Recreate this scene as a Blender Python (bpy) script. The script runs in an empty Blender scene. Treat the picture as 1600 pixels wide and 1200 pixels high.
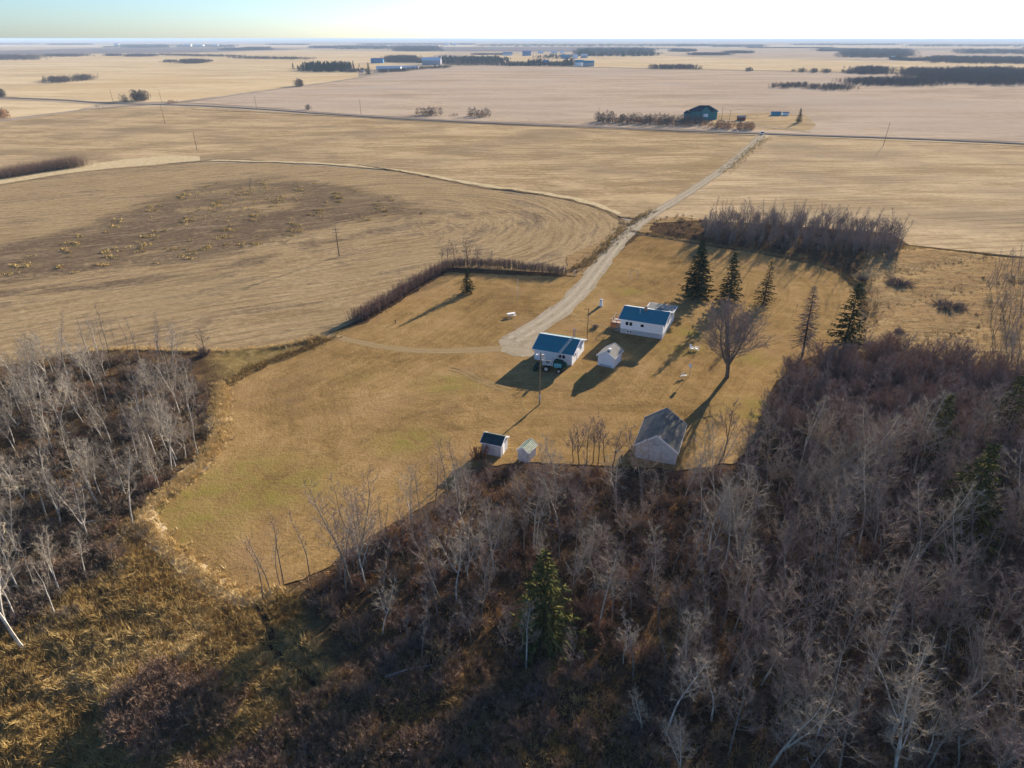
import bpy, math, random
import numpy as np
from mathutils import Vector, Matrix
from mathutils.geometry import delaunay_2d_cdt

rnd = random.Random(7)
rng = np.random.default_rng(7)
scene = bpy.context.scene
COL = scene.collection
PI = math.pi

# ------------------------------------------------------------------ camera, sky, sun
CAM_H = 60.0
FOC = 1067.0                      # focal length in photo pixels (photo 1600 wide)
PITCH = math.atan((600 - 60) / FOC)
cam_d = bpy.data.cameras.new('camera')
cam = bpy.data.objects.new('camera', cam_d)
COL.objects.link(cam)
cam.location = (0, 0, CAM_H)
cam.rotation_euler = (PI / 2 - PITCH, 0, 0)
cam_d.sensor_width = 36.0
cam_d.lens = 36.0 * FOC / 1600.0
cam_d.clip_end = 120000
cam_d.clip_start = 0.5
scene.camera = cam

SUN_ELEV, SUN_AZ = 13.5, 31.5     # azimuth clockwise from +Y
world = bpy.data.worlds.new('World')
scene.world = world
world.use_nodes = True
wn = world.node_tree
sky = wn.nodes.new('ShaderNodeTexSky')
sky.sky_type = 'NISHITA'
sky.sun_disc = False
sky.sun_elevation = math.radians(SUN_ELEV)
sky.sun_rotation = math.radians(SUN_AZ)
sky.dust_density = 0.5
sky.air_density = 0.8
sky.ozone_density = 4.5
wn.links.new(sky.outputs[0], wn.nodes['Background'].inputs[0])
wn.nodes['Background'].inputs[1].default_value = 0.06

sd = bpy.data.lights.new('sun', 'SUN')
sun = bpy.data.objects.new('sun', sd)
COL.objects.link(sun)
sd.energy = 5.0
sd.angle = math.radians(0.5)
sd.color = (1.0, 0.86, 0.69)
e, a = math.radians(SUN_ELEV), math.radians(SUN_AZ)
sv = Vector((math.cos(e) * math.sin(a), math.cos(e) * math.cos(a), math.sin(e)))
sun.rotation_euler = sv.to_track_quat('Z', 'Y').to_euler()
sun.location = (0, 0, 200)

vs = scene.view_settings
vs.view_transform = 'Standard'
vs.look = 'None'
vs.gamma = 1
vs.use_curve_mapping = False
vs.exposure = 1.75

# ------------------------------------------------------------------ helpers
cP, sP = math.cos(PITCH), math.sin(PITCH)

def at(x, y, z=0.0):
    """photo pixel -> point of the plain at height z"""
    dx = (x - 800) / FOC
    dy = (600 - y) / FOC
    t = (z - CAM_H) / (-sP + dy * cP)
    return (dx * t, (cP + dy * sP) * t)

def ats(pts):
    return np.array([at(*p) for p in pts])

def tag(o, label=None, cat=None, group=None, kind=None):
    if label: o['label'] = label
    if cat: o['category'] = cat
    if group: o['group'] = group
    if kind: o['kind'] = kind
    return o

def empty(name, loc, rz=0.0, label=None, cat=None, group=None):
    o = bpy.data.objects.new(name, None)
    o.empty_display_size = 0.5
    COL.objects.link(o)
    o.location = loc if len(loc) == 3 else (loc[0], loc[1], 0)
    o.rotation_euler = (0, 0, rz)
    return tag(o, label, cat, group)

def copy_tree(o, parent=None):
    c = o.copy()
    COL.objects.link(c)
    if parent: c.parent = parent
    for ch in o.children: copy_tree(ch, c)
    return c

class MB:
    """collects shapes into one mesh"""
    def __init__(s):
        s.v = []; s.f = []; s.n = 0; s.m = []
    def add(s, verts, faces, m=0):
        verts = np.asarray(verts, dtype=float).reshape(-1, 3)
        s.v.append(verts)
        for f in faces: s.f.append([i + s.n for i in f])
        s.m.extend([m] * len(faces))
        s.n += len(verts)
        return s
    def tris(s, V, m=0):
        """V: (k,3,3) loose triangles"""
        k = len(V)
        s.v.append(V.reshape(-1, 3))
        idx = (np.arange(k * 3) + s.n).reshape(k, 3)
        s.f.extend(idx.tolist())
        s.m.extend([m] * k)
        s.n += k * 3
        return s
    def box(s, x0, y0, z0, x1, y1, z1, m=0):
        v = [(x0,y0,z0),(x1,y0,z0),(x1,y1,z0),(x0,y1,z0),(x0,y0,z1),(x1,y0,z1),(x1,y1,z1),(x0,y1,z1)]
        return s.add(v, [(0,3,2,1),(4,5,6,7),(0,1,5,4),(1,2,6,5),(2,3,7,6),(3,0,4,7)], m)
    def beam(s, a, b, w, h=None, m=0):
        """rectangular bar from a to b"""
        h = h or w
        a = Vector(a); b = Vector(b); d = (b - a).normalized()
        u = d.cross(Vector((0, 0, 1)))
        if u.length < 1e-3: u = Vector((1, 0, 0))
        u.normalize(); v = u.cross(d).normalized()
        vs_ = []
        for p in (a, b):
            for su, sv_ in ((-1,-1),(1,-1),(1,1),(-1,1)):
                vs_.append(tuple(p + u * su * w / 2 + v * sv_ * h / 2))
        return s.add(vs_, [(0,1,2,3),(7,6,5,4),(0,4,5,1),(1,5,6,2),(2,6,7,3),(3,7,4,0)], m)
    def tube(s, pts, rad, n=4, m=0, cap=False):
        pts = np.asarray(pts, dtype=float); k = len(pts)
        d = np.gradient(pts, axis=0)
        d /= (np.linalg.norm(d, axis=1)[:, None] + 1e-9)
        ref = np.array([1.0, 0, 0]) if abs(d[0][0]) < 0.8 else np.array([0, 1.0, 0])
        u = np.cross(d, ref); u /= np.linalg.norm(u, axis=1)[:, None] + 1e-9
        w = np.cross(d, u)
        ang = np.arange(n) * 2 * PI / n
        ring = (u[:, None, :] * np.cos(ang)[None, :, None] + w[:, None, :] * np.sin(ang)[None, :, None])
        V = pts[:, None, :] + ring * np.asarray(rad, dtype=float)[:, None, None]
        F = []
        for i in range(k - 1):
            for j in range(n):
                F.append((i*n+j, i*n+(j+1) % n, (i+1)*n+(j+1) % n, (i+1)*n+j))
        if cap:
            F.append(tuple(range(n))[::-1]); F.append(tuple((k-1)*n+j for j in range(n)))
        return s.add(V.reshape(-1, 3), F, m)
    def cyl(s, c, axis, r, l, n=14, m=0, r2=None):
        c = np.array(c, float); ax = np.array(axis, float); ax /= np.linalg.norm(ax)
        return s.tube([c - ax*l/2, c + ax*l/2], [r, r2 if r2 is not None else r], n, m, True)
    def mesh(s, name, mats, smooth=False):
        me = bpy.data.meshes.new(name)
        V = np.concatenate(s.v) if s.v else np.zeros((0, 3))
        me.from_pydata(V.tolist(), [], s.f)
        for mt in (mats if isinstance(mats, (list, tuple)) else [mats]): me.materials.append(mt)
        me.polygons.foreach_set('material_index', s.m)
        if smooth: me.polygons.foreach_set('use_smooth', [True] * len(me.polygons))
        me.update()
        return me
    def build(s, name, mats, parent=None, smooth=False):
        o = bpy.data.objects.new(name, s.mesh(name, mats, smooth))
        COL.objects.link(o)
        if parent: o.parent = parent
        return o

# ------------------------------------------------------------------ materials
class NT:
    def __init__(s, name):
        s.mat = bpy.data.materials.new(name); s.mat.use_nodes = True
        s.t = s.mat.node_tree; s.b = s.t.nodes['Principled BSDF']
        s.b.inputs['Roughness'].default_value = 0.9
        s.b.inputs['Specular IOR Level'].default_value = 0.0
    def n(s, ty, **kw):
        nd = s.t.nodes.new(ty)
        for k, v in kw.items(): setattr(nd, k, v)
        return nd
    def put(s, sock, val):
        if isinstance(val, bpy.types.NodeSocket): s.t.links.new(val, sock)
        elif isinstance(val, (tuple, list)) and len(val) == 3 and sock.type == 'RGBA': sock.default_value = (*val, 1)
        else: sock.default_value = val
    def pos(s): return s.n('ShaderNodeNewGeometry').outputs['Position']
    def obj(s): return s.n('ShaderNodeTexCoord').outputs['Object']
    def rand(s): return s.n('ShaderNodeObjectInfo').outputs['Random']
    def island(s): return s.n('ShaderNodeNewGeometry').outputs['Random Per Island']
    def attr(s, name): return s.n('ShaderNodeAttribute', attribute_name=name).outputs['Fac']
    def attrv(s, name): return s.n('ShaderNodeAttribute', attribute_name=name).outputs['Vector']
    def mapv(s, vec, scale=(1,1,1), rot=0.0):
        m = s.n('ShaderNodeMapping'); s.put(m.inputs['Vector'], vec)
        m.inputs['Scale'].default_value = scale; m.inputs['Rotation'].default_value = (0, 0, rot)
        return m.outputs[0]
    def noise(s, vec, scale, detail=4, rough=0.6, dist=0.0):
        m = s.n('ShaderNodeTexNoise'); s.put(m.inputs['Vector'], vec)
        m.inputs['Scale'].default_value = scale; m.inputs['Detail'].default_value = detail
        m.inputs['Roughness'].default_value = rough; m.inputs['Distortion'].default_value = dist
        return m.outputs['Fac']
    def math(s, op, a, b=0.0, clamp=False):
        m = s.n('ShaderNodeMath', operation=op, use_clamp=clamp)
        s.put(m.inputs[0], a); s.put(m.inputs[1], b)
        return m.outputs[0]
    def rng(s, v, a, b, c=0.0, d=1.0):
        m = s.n('ShaderNodeMapRange'); s.put(m.inputs[0], v)
        for i, q in enumerate((a, b, c, d)): m.inputs[i + 1].default_value = q
        return m.outputs[0]
    def mix(s, f, a, b, blend='MIX'):
        m = s.n('ShaderNodeMix', data_type='RGBA', blend_type=blend)
        s.put(m.inputs[0], f); s.put(m.inputs[6], a); s.put(m.inputs[7], b)
        return m.outputs[2]
    def ramp(s, f, stops):
        m = s.n('ShaderNodeValToRGB'); s.put(m.inputs[0], f)
        el = m.color_ramp.elements
        while len(el) < len(stops): el.new(0.5)
        for e_, (p, c) in zip(el, stops): e_.position = p; e_.color = (*c, 1)
        return m.outputs[0]
    def color(s, c): s.put(s.b.inputs['Base Color'], c); return s
    def bump(s, h, dist=0.1, strength=0.6):
        m = s.n('ShaderNodeBump'); s.put(m.inputs['Height'], h)
        m.inputs['Distance'].default_value = dist; m.inputs['Strength'].default_value = strength
        s.t.links.new(m.outputs[0], s.b.inputs['Normal']); return s
    def set(s, **kw):
        for k, v in kw.items(): s.b.inputs[k.replace('_', ' ')].default_value = v
        return s

def plain(name, c, rough=0.7, metal=0.0, var=0.12, scale=2.0, bump=0.0):
    m = NT(name)
    n1 = m.noise(m.obj(), scale, 5)
    lo = tuple(x * (1 - var) for x in c); hi = tuple(min(1, x * (1 + var)) for x in c)
    m.color(m.ramp(n1, [(0.3, lo), (0.7, hi)]))
    m.set(Roughness=rough, Metallic=metal)
    if bump: m.bump(n1, bump, 0.5)
    return m.mat

def siding(name, c, pitch=0.2, vertical=False, var=0.10, depth=0.012, rough=0.6):
    m = NT(name)
    o = m.obj()
    sep = m.n('ShaderNodeSeparateXYZ'); m.put(sep.inputs[0], o)
    src = m.math('ADD', sep.outputs[0], sep.outputs[1]) if vertical else sep.outputs[2]
    fr = m.math('FRACT', m.math('DIVIDE', src, pitch))
    n1 = m.noise(o, 1.3, 6, 0.65); n2 = m.noise(m.mapv(o, (3, 3, .4)), 3.0, 4)
    base = m.ramp(n1, [(0.3, tuple(x*(1-var) for x in c)), (0.7, c)])
    gr = m.mix(m.rng(n2, .5, .8, 0, .35), base, tuple(x*.6 for x in c))
    m.color(m.mix(m.rng(fr, 0.0, 0.12, 0.6, 0.0), gr, tuple(x*.45 for x in c)))
    m.bump(fr, depth, 1.0)
    m.set(Roughness=rough)
    return m.mat

def tin(name, c, pitch=0.45, axis=0, rough=0.35, var=.15):
    """ribbed sheet metal"""
    m = NT(name)
    o = m.obj()
    sep = m.n('ShaderNodeSeparateXYZ'); m.put(sep.inputs[0], o)
    fr = m.math('FRACT', m.math('DIVIDE', sep.outputs[axis], pitch))
    rib = m.rng(m.math('ABSOLUTE', m.math('SUBTRACT', fr, 0.5)), 0.38, 0.5, 0, 1)
    n1 = m.noise(o, .9, 6, .7)
    m.color(m.mix(m.math('MULTIPLY', rib, .35), m.ramp(n1, [(0.3, tuple(x*(1-var) for x in c)), (0.75, tuple(x*(1+var) for x in c))]), tuple(x*.6 for x in c)))
    m.bump(rib, 0.025, 0.8)
    m.set(Roughness=rough); m.b.inputs['Specular IOR Level'].default_value = .4
    return m.mat

def shingle(name, c, c2):
    m = NT(name)
    o = m.obj()
    n1 = m.noise(o, 0.55, 6, .7); n2 = m.noise(m.mapv(o, (4, 9, 9)), 2.0, 3)
    col = m.mix(n2, m.ramp(n1, [(0.3, c), (0.68, c2)]), tuple(x*.8 for x in c))
    m.color(col); m.bump(n2, 0.02, .6)
    return m.mat

def bark(name, c1, c2, scale=3.0):
    m = NT(name)
    o = m.obj()
    n1 = m.noise(m.mapv(o, (1, 1, .35)), scale, 4, .7)
    r = m.rand()
    col = m.ramp(n1, [(0.35, c1), (0.62, c2)])
    m.color(m.mix(m.rng(r, 0, 1, 0, .45), col, tuple(x * .55 for x in c2)))
    return m.mat

def twig(name, cols, isl=0.5):
    """crown of bare twigs: colour differs tree by tree and twig by twig"""
    m = NT(name)
    k = len(cols)
    per = m.ramp(m.rand(), [(i / max(1, k - 1), c) for i, c in enumerate(cols)])
    i = m.island()
    m.color(m.mix(m.math('MULTIPLY', i, isl), per, tuple(min(1, x * 1.9) for x in cols[0])))
    return m.mat

def needles(name, c1, c2):
    m = NT(name)
    n1 = m.noise(m.obj(), 0.9, 3)
    i = m.island()
    f = m.math('ADD', m.math('MULTIPLY', n1, .5), m.math('MULTIPLY', i, .5))
    m.color(m.ramp(f, [(0.25, c1), (0.75, c2)]))
    return m.mat

def field(name, c1, c2, rot=0.0, sx=.012, sy=.09, big=.006, bigc=None, fine=0.5, rows=0.0, rowpitch=3.0):
    """worked farmland: broad patches, long streaks along the passes, fine stubble"""
    m = NT(name)
    p = m.pos()
    st = m.noise(m.mapv(p, (sx, sy, 1), rot), 1.0, 6, .68, .6)
    st2 = m.noise(m.mapv(p, (sx * 6, sy * 9, 1), rot), 1.0, 4, .7, .3)
    bg = m.noise(p, big, 5, .6, .5)
    fn = m.noise(p, fine, 4, .75)
    f = m.math('ADD', m.math('MULTIPLY', st, .50), m.math('ADD', m.math('MULTIPLY', st2, .25), m.math('MULTIPLY', fn, .25)))
    d1 = tuple(x * .84 for x in c1); d2 = tuple(min(1, x * 1.08) for x in c2)
    col = m.ramp(f, [(0.40, d1), (0.47, c1), (0.53, c2), (0.60, d2)])
    if bigc: col = m.mix(m.rng(bg, .46, .66, 0, .8), col, bigc)
    if rows:
        mp = m.mapv(p, (1, 1, 1), rot); sp_ = m.n('ShaderNodeSeparateXYZ'); m.put(sp_.inputs[0], mp)
        ph = m.math('ADD', m.math('MULTIPLY', sp_.outputs[1], 2 * PI / rowpitch), m.math('MULTIPLY', m.noise(p, .0045, 3, .5), rows))
        ln = m.math('MULTIPLY', m.rng(m.math('SINE', ph), .5, .95), m.rng(m.noise(p, .022, 5, .7), .43, .62))
        col = m.mix(m.math('MULTIPLY', ln, .6), col, tuple(x * .55 for x in c1))
    m.color(col)
    m.bump(m.math('ADD', m.math('MULTIPLY', fn, .6), m.math('MULTIPLY', st2, .4)), .35, .35)
    return m.mat

# farmland colours
m_base = field('far_plain', (.34,.27,.19), (.46,.37,.25), sx=.0006, sy=.004, big=.0005, bigc=(.20,.16,.13), fine=.02)
m_tan = field('stubble_tan', (.45,.345,.20), (.55,.43,.26), sx=.004, sy=.012, big=.003, bigc=(.47,.34,.18), fine=.08)
m_tan2 = field('stubble_pale', (.46,.36,.225), (.54,.43,.28), sx=.004, sy=.01, fine=.05)
m_mauve = field('worked_soil_mauve', (.35,.27,.19), (.43,.335,.24), sx=.005, sy=.02, big=.004, bigc=(.385,.315,.25), fine=.12)
m_plough = field('ploughed_strip', (.14,.115,.11), (.20,.165,.15), sx=.002, sy=.02, fine=.05)
m_mid = field('harvested_field', (.30,.215,.115), (.43,.32,.18), sx=.014, sy=.04, big=.016, bigc=(.225,.17,.105), fine=.35, rows=90.0, rowpitch=7.0)
m_rightf = field('stubble_right', (.34,.25,.14), (.46,.35,.21), rot=math.radians(-8), sx=.014, sy=.07, big=.018, bigc=(.27,.21,.135), fine=.45, rows=14.0, rowpitch=5.5)

def left_field_mat():
    m = NT('left_field_soil')
    p = m.pos()
    u = m.attr('ring')            # metres from the middle line of the passes
    w = m.attr('along')
    cmb = m.n('ShaderNodeCombineXYZ'); m.put(cmb.inputs[0], m.math('MULTIPLY', w, .030)); m.put(cmb.inputs[1], m.math('MULTIPLY', u, .13))
    st = m.noise(cmb.outputs[0], 1.0, 7, .70, 1.1)
    cmb2 = m.n('ShaderNodeCombineXYZ'); m.put(cmb2.inputs[0], m.math('MULTIPLY', w, .08)); m.put(cmb2.inputs[1], m.math('MULTIPLY', u, .62))
    st2 = m.noise(cmb2.outputs[0], 1.0, 5, .75, .9)
    fn = m.noise(p, .6, 5, .75)
    f = m.math('ADD', m.math('MULTIPLY', st, .42), m.math('ADD', m.math('MULTIPLY', st2, .26), m.math('MULTIPLY', fn, .32)))
    tan = m.ramp(f, [(0.41, (.20,.14,.075)), (0.47, (.28,.20,.107)), (0.53, (.345,.255,.14)), (0.60, (.43,.33,.19))])
    soil = m.ramp(f, [(0.42, (.075,.052,.036)), (0.51, (.14,.10,.062)), (0.61, (.29,.215,.13))])
    dk = m.math('ADD', m.attr('dark'), m.rng(st, .36, .64, -.75, .75), clamp=True)
    col = m.mix(m.rng(dk, .12, .62), tan, soil)
    bg = m.noise(p, .02, 4, .6, .6)
    col = m.mix(m.rng(bg, .5, .7, 0, .45), col, (.25,.185,.10))
    ph = m.math('ADD', m.math('MULTIPLY', u, 2 * PI / 4.2), m.math('MULTIPLY', m.noise(p, .03, 3), 9.0))
    ln = m.math('MULTIPLY', m.rng(m.math('SINE', ph), .55, .95), m.rng(m.noise(p, .045, 4, .7), .42, .60))
    col = m.mix(m.math('MULTIPLY', ln, .55), col, (.15,.11,.065))
    m.color(col)
    m.bump(m.math('ADD', m.math('MULTIPLY', st2, .6), m.math('MULTIPLY', fn, .4)), .45, .45)
    return m.mat
m_leftf = left_field_mat()

def lawn_mat():
    m = NT('dry_lawn')
    p = m.pos()
    n1 = m.noise(p, .035, 6, .66, .8); n2 = m.noise(p, .28, 6, .72, .4); n3 = m.noise(p, 2.2, 4, .75)
    ms = m.attr('mow')
    cmb = m.n('ShaderNodeCombineXYZ'); m.put(cmb.inputs[0], m.math('MULTIPLY', ms, 1.1)); m.put(cmb.inputs[1], m.noise(p, .02, 2))
    n4 = m.noise(cmb.outputs[0], 1.0, 3, .6)
    f = m.math('ADD', m.math('MULTIPLY', n1, .30), m.math('ADD', m.math('MULTIPLY', n2, .26), m.math('ADD', m.math('MULTIPLY', n3, .30), m.math('MULTIPLY', n4, .14))))
    col = m.ramp(f, [(0.40, (.125,.080,.032)), (0.47, (.215,.138,.054)), (0.53, (.285,.185,.075)), (0.61, (.37,.255,.12))])
    pink = m.noise(p, .055, 5, .65, .9)
    col = m.mix(m.rng(pink, .52, .70, 0, .6), col, (.26,.165,.088))
    g = m.math('MULTIPLY', m.attr('green'), m.rng(n2, .38, .6), clamp=True)
    col = m.mix(m.math('MULTIPLY', g, .9), col, (.19,.165,.035))
    sp = m.noise(p, 1.1, 3, .8)
    col = m.mix(m.rng(sp, .64, .74, 0, .5), col, (.12,.085,.035))
    m.color(col)
    m.bump(m.math('ADD', m.math('MULTIPLY', n3, .6), m.math('MULTIPLY', n2, .8)), .30, .5)
    return m.mat
m_lawn = lawn_mat()

def gravel_mat(name, c1, c2, grass):
    m = NT(name)
    p = m.pos()
    d = m.attr('across')            # -1..1 over the width
    ab = m.math('ABSOLUTE', d)
    n2 = m.noise(p, .35, 6, .7, .5); n3 = m.noise(p, 3.0, 4, .8)
    f = m.math('ADD', m.math('MULTIPLY', n2, .5), m.math('MULTIPLY', n3, .5))
    col = m.ramp(f, [(0.38, c1), (0.62, c2)])
    rut = m.rng(m.math('ABSOLUTE', m.math('SUBTRACT', ab, .42)), .05, .30, 1, 0)
    mid = m.math('SUBTRACT', 1.0, rut)
    col = m.mix(m.math('MULTIPLY', mid, m.rng(n2, .42, .62, .05, .75)), col, grass)
    m.color(col)
    m.bump(f, .12, .4)
    return m.mat
m_gravel = gravel_mat('gravel_drive', (.27,.23,.17), (.47,.405,.30), (.19,.155,.095))
m_track = gravel_mat('worn_track', (.24,.17,.085), (.33,.25,.14), (.22,.145,.06))
m_road = gravel_mat('gravel_road', (.25,.21,.17), (.33,.28,.23), (.26,.21,.16))

def floor_mat():
    m = NT('leaf_litter')
    p = m.pos()
    n1 = m.noise(p, .06, 5, .65, .8); n2 = m.noise(p, .5, 6, .75, .6); n3 = m.noise(p, 3.5, 4, .8)
    f = m.math('ADD', m.math('MULTIPLY', n2, .55), m.math('MULTIPLY', n3, .45))
    col = m.ramp(f, [(0.36, (.03,.02,.014)), (0.5, (.075,.048,.028)), (0.62, (.15,.095,.045))])
    col2 = m.ramp(f, [(0.36, (.10,.07,.028)), (0.5, (.20,.145,.055)), (0.64, (.36,.27,.12))])
    col = m.mix(m.math('ADD', m.attr('marsh'), m.rng(n1, .52, .68, -.15, .5), clamp=True), col, col2)
    m.color(col); m.bump(f, .4, .7)
    return m.mat
m_floor = floor_mat()

def marsh_mat():
    m = NT('marsh_grass')
    p = m.pos()
    n1 = m.noise(p, .03, 5, .65, .8); n2 = m.noise(m.mapv(p, (.12,.45,1), -.15), 1.0, 6, .75, 1.2); n3 = m.noise(p, 1.6, 4, .8)
    f = m.math('ADD', m.math('MULTIPLY', n2, .55), m.math('MULTIPLY', n3, .45))
    col = m.ramp(f, [(0.36, (.10,.068,.035)), (0.48, (.25,.165,.075)), (0.58, (.36,.26,.13)), (0.68, (.50,.40,.25))])
    col = m.mix(m.rng(n1, .45, .65, 0, .5), col, (.24,.15,.075))
    m.color(col); m.bump(f, .5, .7)
    return m.mat
m_marsh = marsh_mat()

def strip_mat(name, c1, c2):
    m = NT(name)
    p = m.pos(); n2 = m.noise(p, .5, 6, .75, .6)
    m.color(m.ramp(n2, [(0.36, c1), (0.62, c2)])); m.bump(n2, .3, .6)
    return m.mat
m_strip = strip_mat('pale_grass_strip', (.38,.29,.15), (.56,.46,.29))
m_straw = strip_mat('bleached_straw', (.38,.28,.14), (.64,.52,.33))
m_ditch = strip_mat('ditch_dark', (.075,.055,.035), (.22,.155,.085))
m_trail = strip_mat('bare_trail_soil', (.018,.013,.009), (.05,.036,.022))
m_verge = strip_mat('verge_grass', (.22,.165,.085), (.38,.285,.14))

def grassblade(name, cols):
    m = NT(name)
    k = len(cols)
    n1 = m.noise(m.pos(), .12, 3, .6, .6)
    f = m.math('ADD', m.math('MULTIPLY', m.island(), .45), m.math('MULTIPLY', m.rng(n1, .3, .7), .55))
    m.color(m.ramp(f, [(i / (k - 1), c) for i, c in enumerate(cols)]))
    return m.mat
m_tuft = grassblade('dry_grass_blades', [(.16,.10,.04), (.27,.18,.065), (.40,.29,.12), (.50,.40,.20)])
m_gold = grassblade('gold_weeds', [(.36,.24,.07), (.52,.38,.14), (.60,.46,.20)])
m_woodg = grassblade('wood_grass_blades', [(.16,.085,.035), (.30,.17,.06), (.42,.26,.10), (.36,.25,.12)])
m_fringe = grassblade('fringe_blades', [(.42,.29,.12), (.58,.44,.21), (.68,.56,.34)])

# building materials
m_white = siding('white_siding', (.84,.86,.88), .22)
m_whitev = siding('white_board', (.70,.71,.72), .30, True, .2)
m_old = siding('weathered_white_board', (.66,.68,.70), .18, True, .35)
m_found = plain('grey_foundation', (.42,.44,.46), .85, bump=.02)
m_trim = plain('white_trim', (.80,.80,.80), .5, var=.05)
m_blue = tin('blue_metal_roof', (.004,.175,.225), .45, 0)
m_dkgreen = tin('dark_green_roof', (.010,.045,.05), .4, 0, var=.5)
m_grey = shingle('grey_shingle', (.27,.26,.235), (.42,.40,.36))
m_greyold = shingle('old_shingle', (.12,.12,.11), (.36,.32,.26))
m_glass = plain('dark_glass', (.01,.014,.02), .12, var=.3)
m_brick = plain('chimney_brick', (.26,.19,.15), .9, var=.3, scale=6)
m_wood = plain('pole_wood', (.20,.16,.11), .85, var=.3, scale=4)
m_darkwood = plain('dark_pole_wood', (.10,.075,.055), .85, var=.3, scale=4)
m_red = plain('red_brown_deck', (.22,.07,.055), .8, var=.35)
m_plank = plain('grey_deck_plank', (.46,.42,.36), .8, var=.25)
m_green = plain('combine_green', (.010,.045,.035), .5, var=.4)
m_teal = plain('faded_teal_panel', (.10,.36,.42), .5, var=.3)
m_cream = plain('cream_metal', (.62,.60,.52), .6, var=.2)
m_rubber = plain('rubber', (.02,.02,.02), .9)
m_hub = plain('pale_hub', (.55,.52,.45), .6)
m_steel = plain('galvanised', (.45,.46,.46), .45, .3, var=.2)
m_tealwall = siding('teal_siding', (.035,.20,.22), .25)
m_navyroof = shingle('navy_shingle', (.012,.05,.08), (.025,.08,.12))
m_carw = plain('white_paint', (.75,.76,.78), .3, var=.03)
m_batten = plain('pale_batten', (.60,.62,.50), .8, var=.2)
m_mossroof = plain('green_roof_board', (.06,.20,.10), .8, var=.3)
m_farwhite = plain('far_white_wall', (.75,.76,.78), .6)
m_farblue = plain('far_blue_roof', (.08,.22,.40), .5)
m_farteal = plain('far_teal_roof', (.05,.30,.38), .5)
m_fargrey = plain('far_grey_wall', (.35,.35,.38), .7)

# tree materials
b_pale = bark('pale_aspen_bark', (.20,.18,.15), (.55,.52,.46))
b_grey = bark('grey_poplar_bark', (.09,.078,.065), (.25,.225,.19))
b_dark = bark('dark_bark', (.045,.032,.024), (.11,.08,.06))
t_pale = twig('pale_twigs', [(.30,.26,.205), (.25,.215,.17), (.34,.30,.24)], .35)
t_grey = twig('grey_twigs', [(.26,.21,.165), (.19,.15,.135), (.30,.245,.19), (.22,.165,.15), (.17,.125,.12), (.33,.27,.20)], .35)
t_brown = twig('brown_thicket_twigs', [(.20,.15,.12), (.23,.175,.155), (.18,.135,.115), (.25,.145,.10)], .35)
t_mauve = twig('mauve_twigs', [(.17,.14,.135), (.15,.125,.12)], .4)
t_brush = twig('brush_twigs', [(.17,.125,.10), (.22,.155,.115), (.34,.21,.11), (.19,.15,.14), (.28,.145,.08), (.38,.27,.14)], .35)
t_slim = twig('slim_tree_twigs', [(.25,.205,.18), (.20,.165,.15), (.16,.13,.12)], .4)
t_grovebrush = twig('grove_brush_twigs', [(.20,.165,.125), (.16,.125,.10), (.25,.20,.14), (.17,.115,.08)], .35)
t_rust = twig('rust_twigs', [(.30,.12,.055), (.24,.11,.06)], .3)
t_far = twig('far_wood_twigs', [(.085,.075,.07), (.12,.10,.085), (.10,.085,.08)], .3)
t_farrust = twig('far_rust_brush', [(.38,.24,.12), (.24,.16,.11), (.32,.20,.12)], .3)
n_spruce = needles('spruce_needles', (.020,.032,.014), (.062,.078,.028))
n_olive = needles('olive_spruce_needles', (.030,.038,.014), (.145,.135,.042))
n_far = needles('far_spruce_needles', (.018,.035,.022), (.035,.055,.03))

# ------------------------------------------------------------------ geometry helpers for the ground
def inside(pts, poly):
    x, y = pts[:, 0], pts[:, 1]
    r = np.zeros(len(pts), bool)
    n = len(poly); j = n - 1
    for i in range(n):
        xi, yi = poly[i]; xj, yj = poly[j]
        c = ((yi > y) != (yj > y)) & (x < (xj - xi) * (y - yi) / (yj - yi + 1e-12) + xi)
        r ^= c; j = i
    return r

def segdist(pts, line, closed=False):
    d = np.full(len(pts), 1e9)
    n = len(line)
    for i in range(n if closed else n - 1):
        a_ = line[i]; b_ = line[(i + 1) % n]; ab = b_ - a_
        t = np.clip(((pts - a_) @ ab) / (ab @ ab + 1e-12), 0, 1)
        d = np.minimum(d, np.linalg.norm(pts - (a_ + t[:, None] * ab), axis=1))
    return d

def resample(line, step, closed=False):
    out = []
    n = len(line)
    for i in range(n if closed else n - 1):
        a_ = line[i]; b_ = line[(i + 1) % n]
        k = max(1, int(np.linalg.norm(b_ - a_) / step))
        for j in range(k): out.append(a_ + (b_ - a_) * j / k)
    if not closed: out.append(line[-1])
    return np.array(out)

def smooth(line, it=2, closed=False):
    line = np.array(line, float)
    for _ in range(it):                                  # Chaikin
        q = []
        n = len(line)
        if not closed: q.append(line[0])
        for i in range(n if closed else n - 1):
            a_ = line[i]; b_ = line[(i + 1) % n]
            q += [a_ * .75 + b_ * .25, a_ * .25 + b_ * .75]
        if not closed: q.append(line[-1])
        line = np.array(q)
    return line

def wob(pts, s=0.1, seed=0):
    x, y = pts[:, 0], pts[:, 1]
    r = np.random.default_rng(seed + 5)
    v = np.zeros(len(pts))
    for k in range(7):
        f = s * 1.9 ** k; an = r.uniform(0, 2 * PI); ph = r.uniform(0, 2 * PI)
        v += np.sin((x * math.cos(an) + y * math.sin(an)) * f * 2 * PI + ph) / 1.5 ** k
    return v / 2.2

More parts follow.
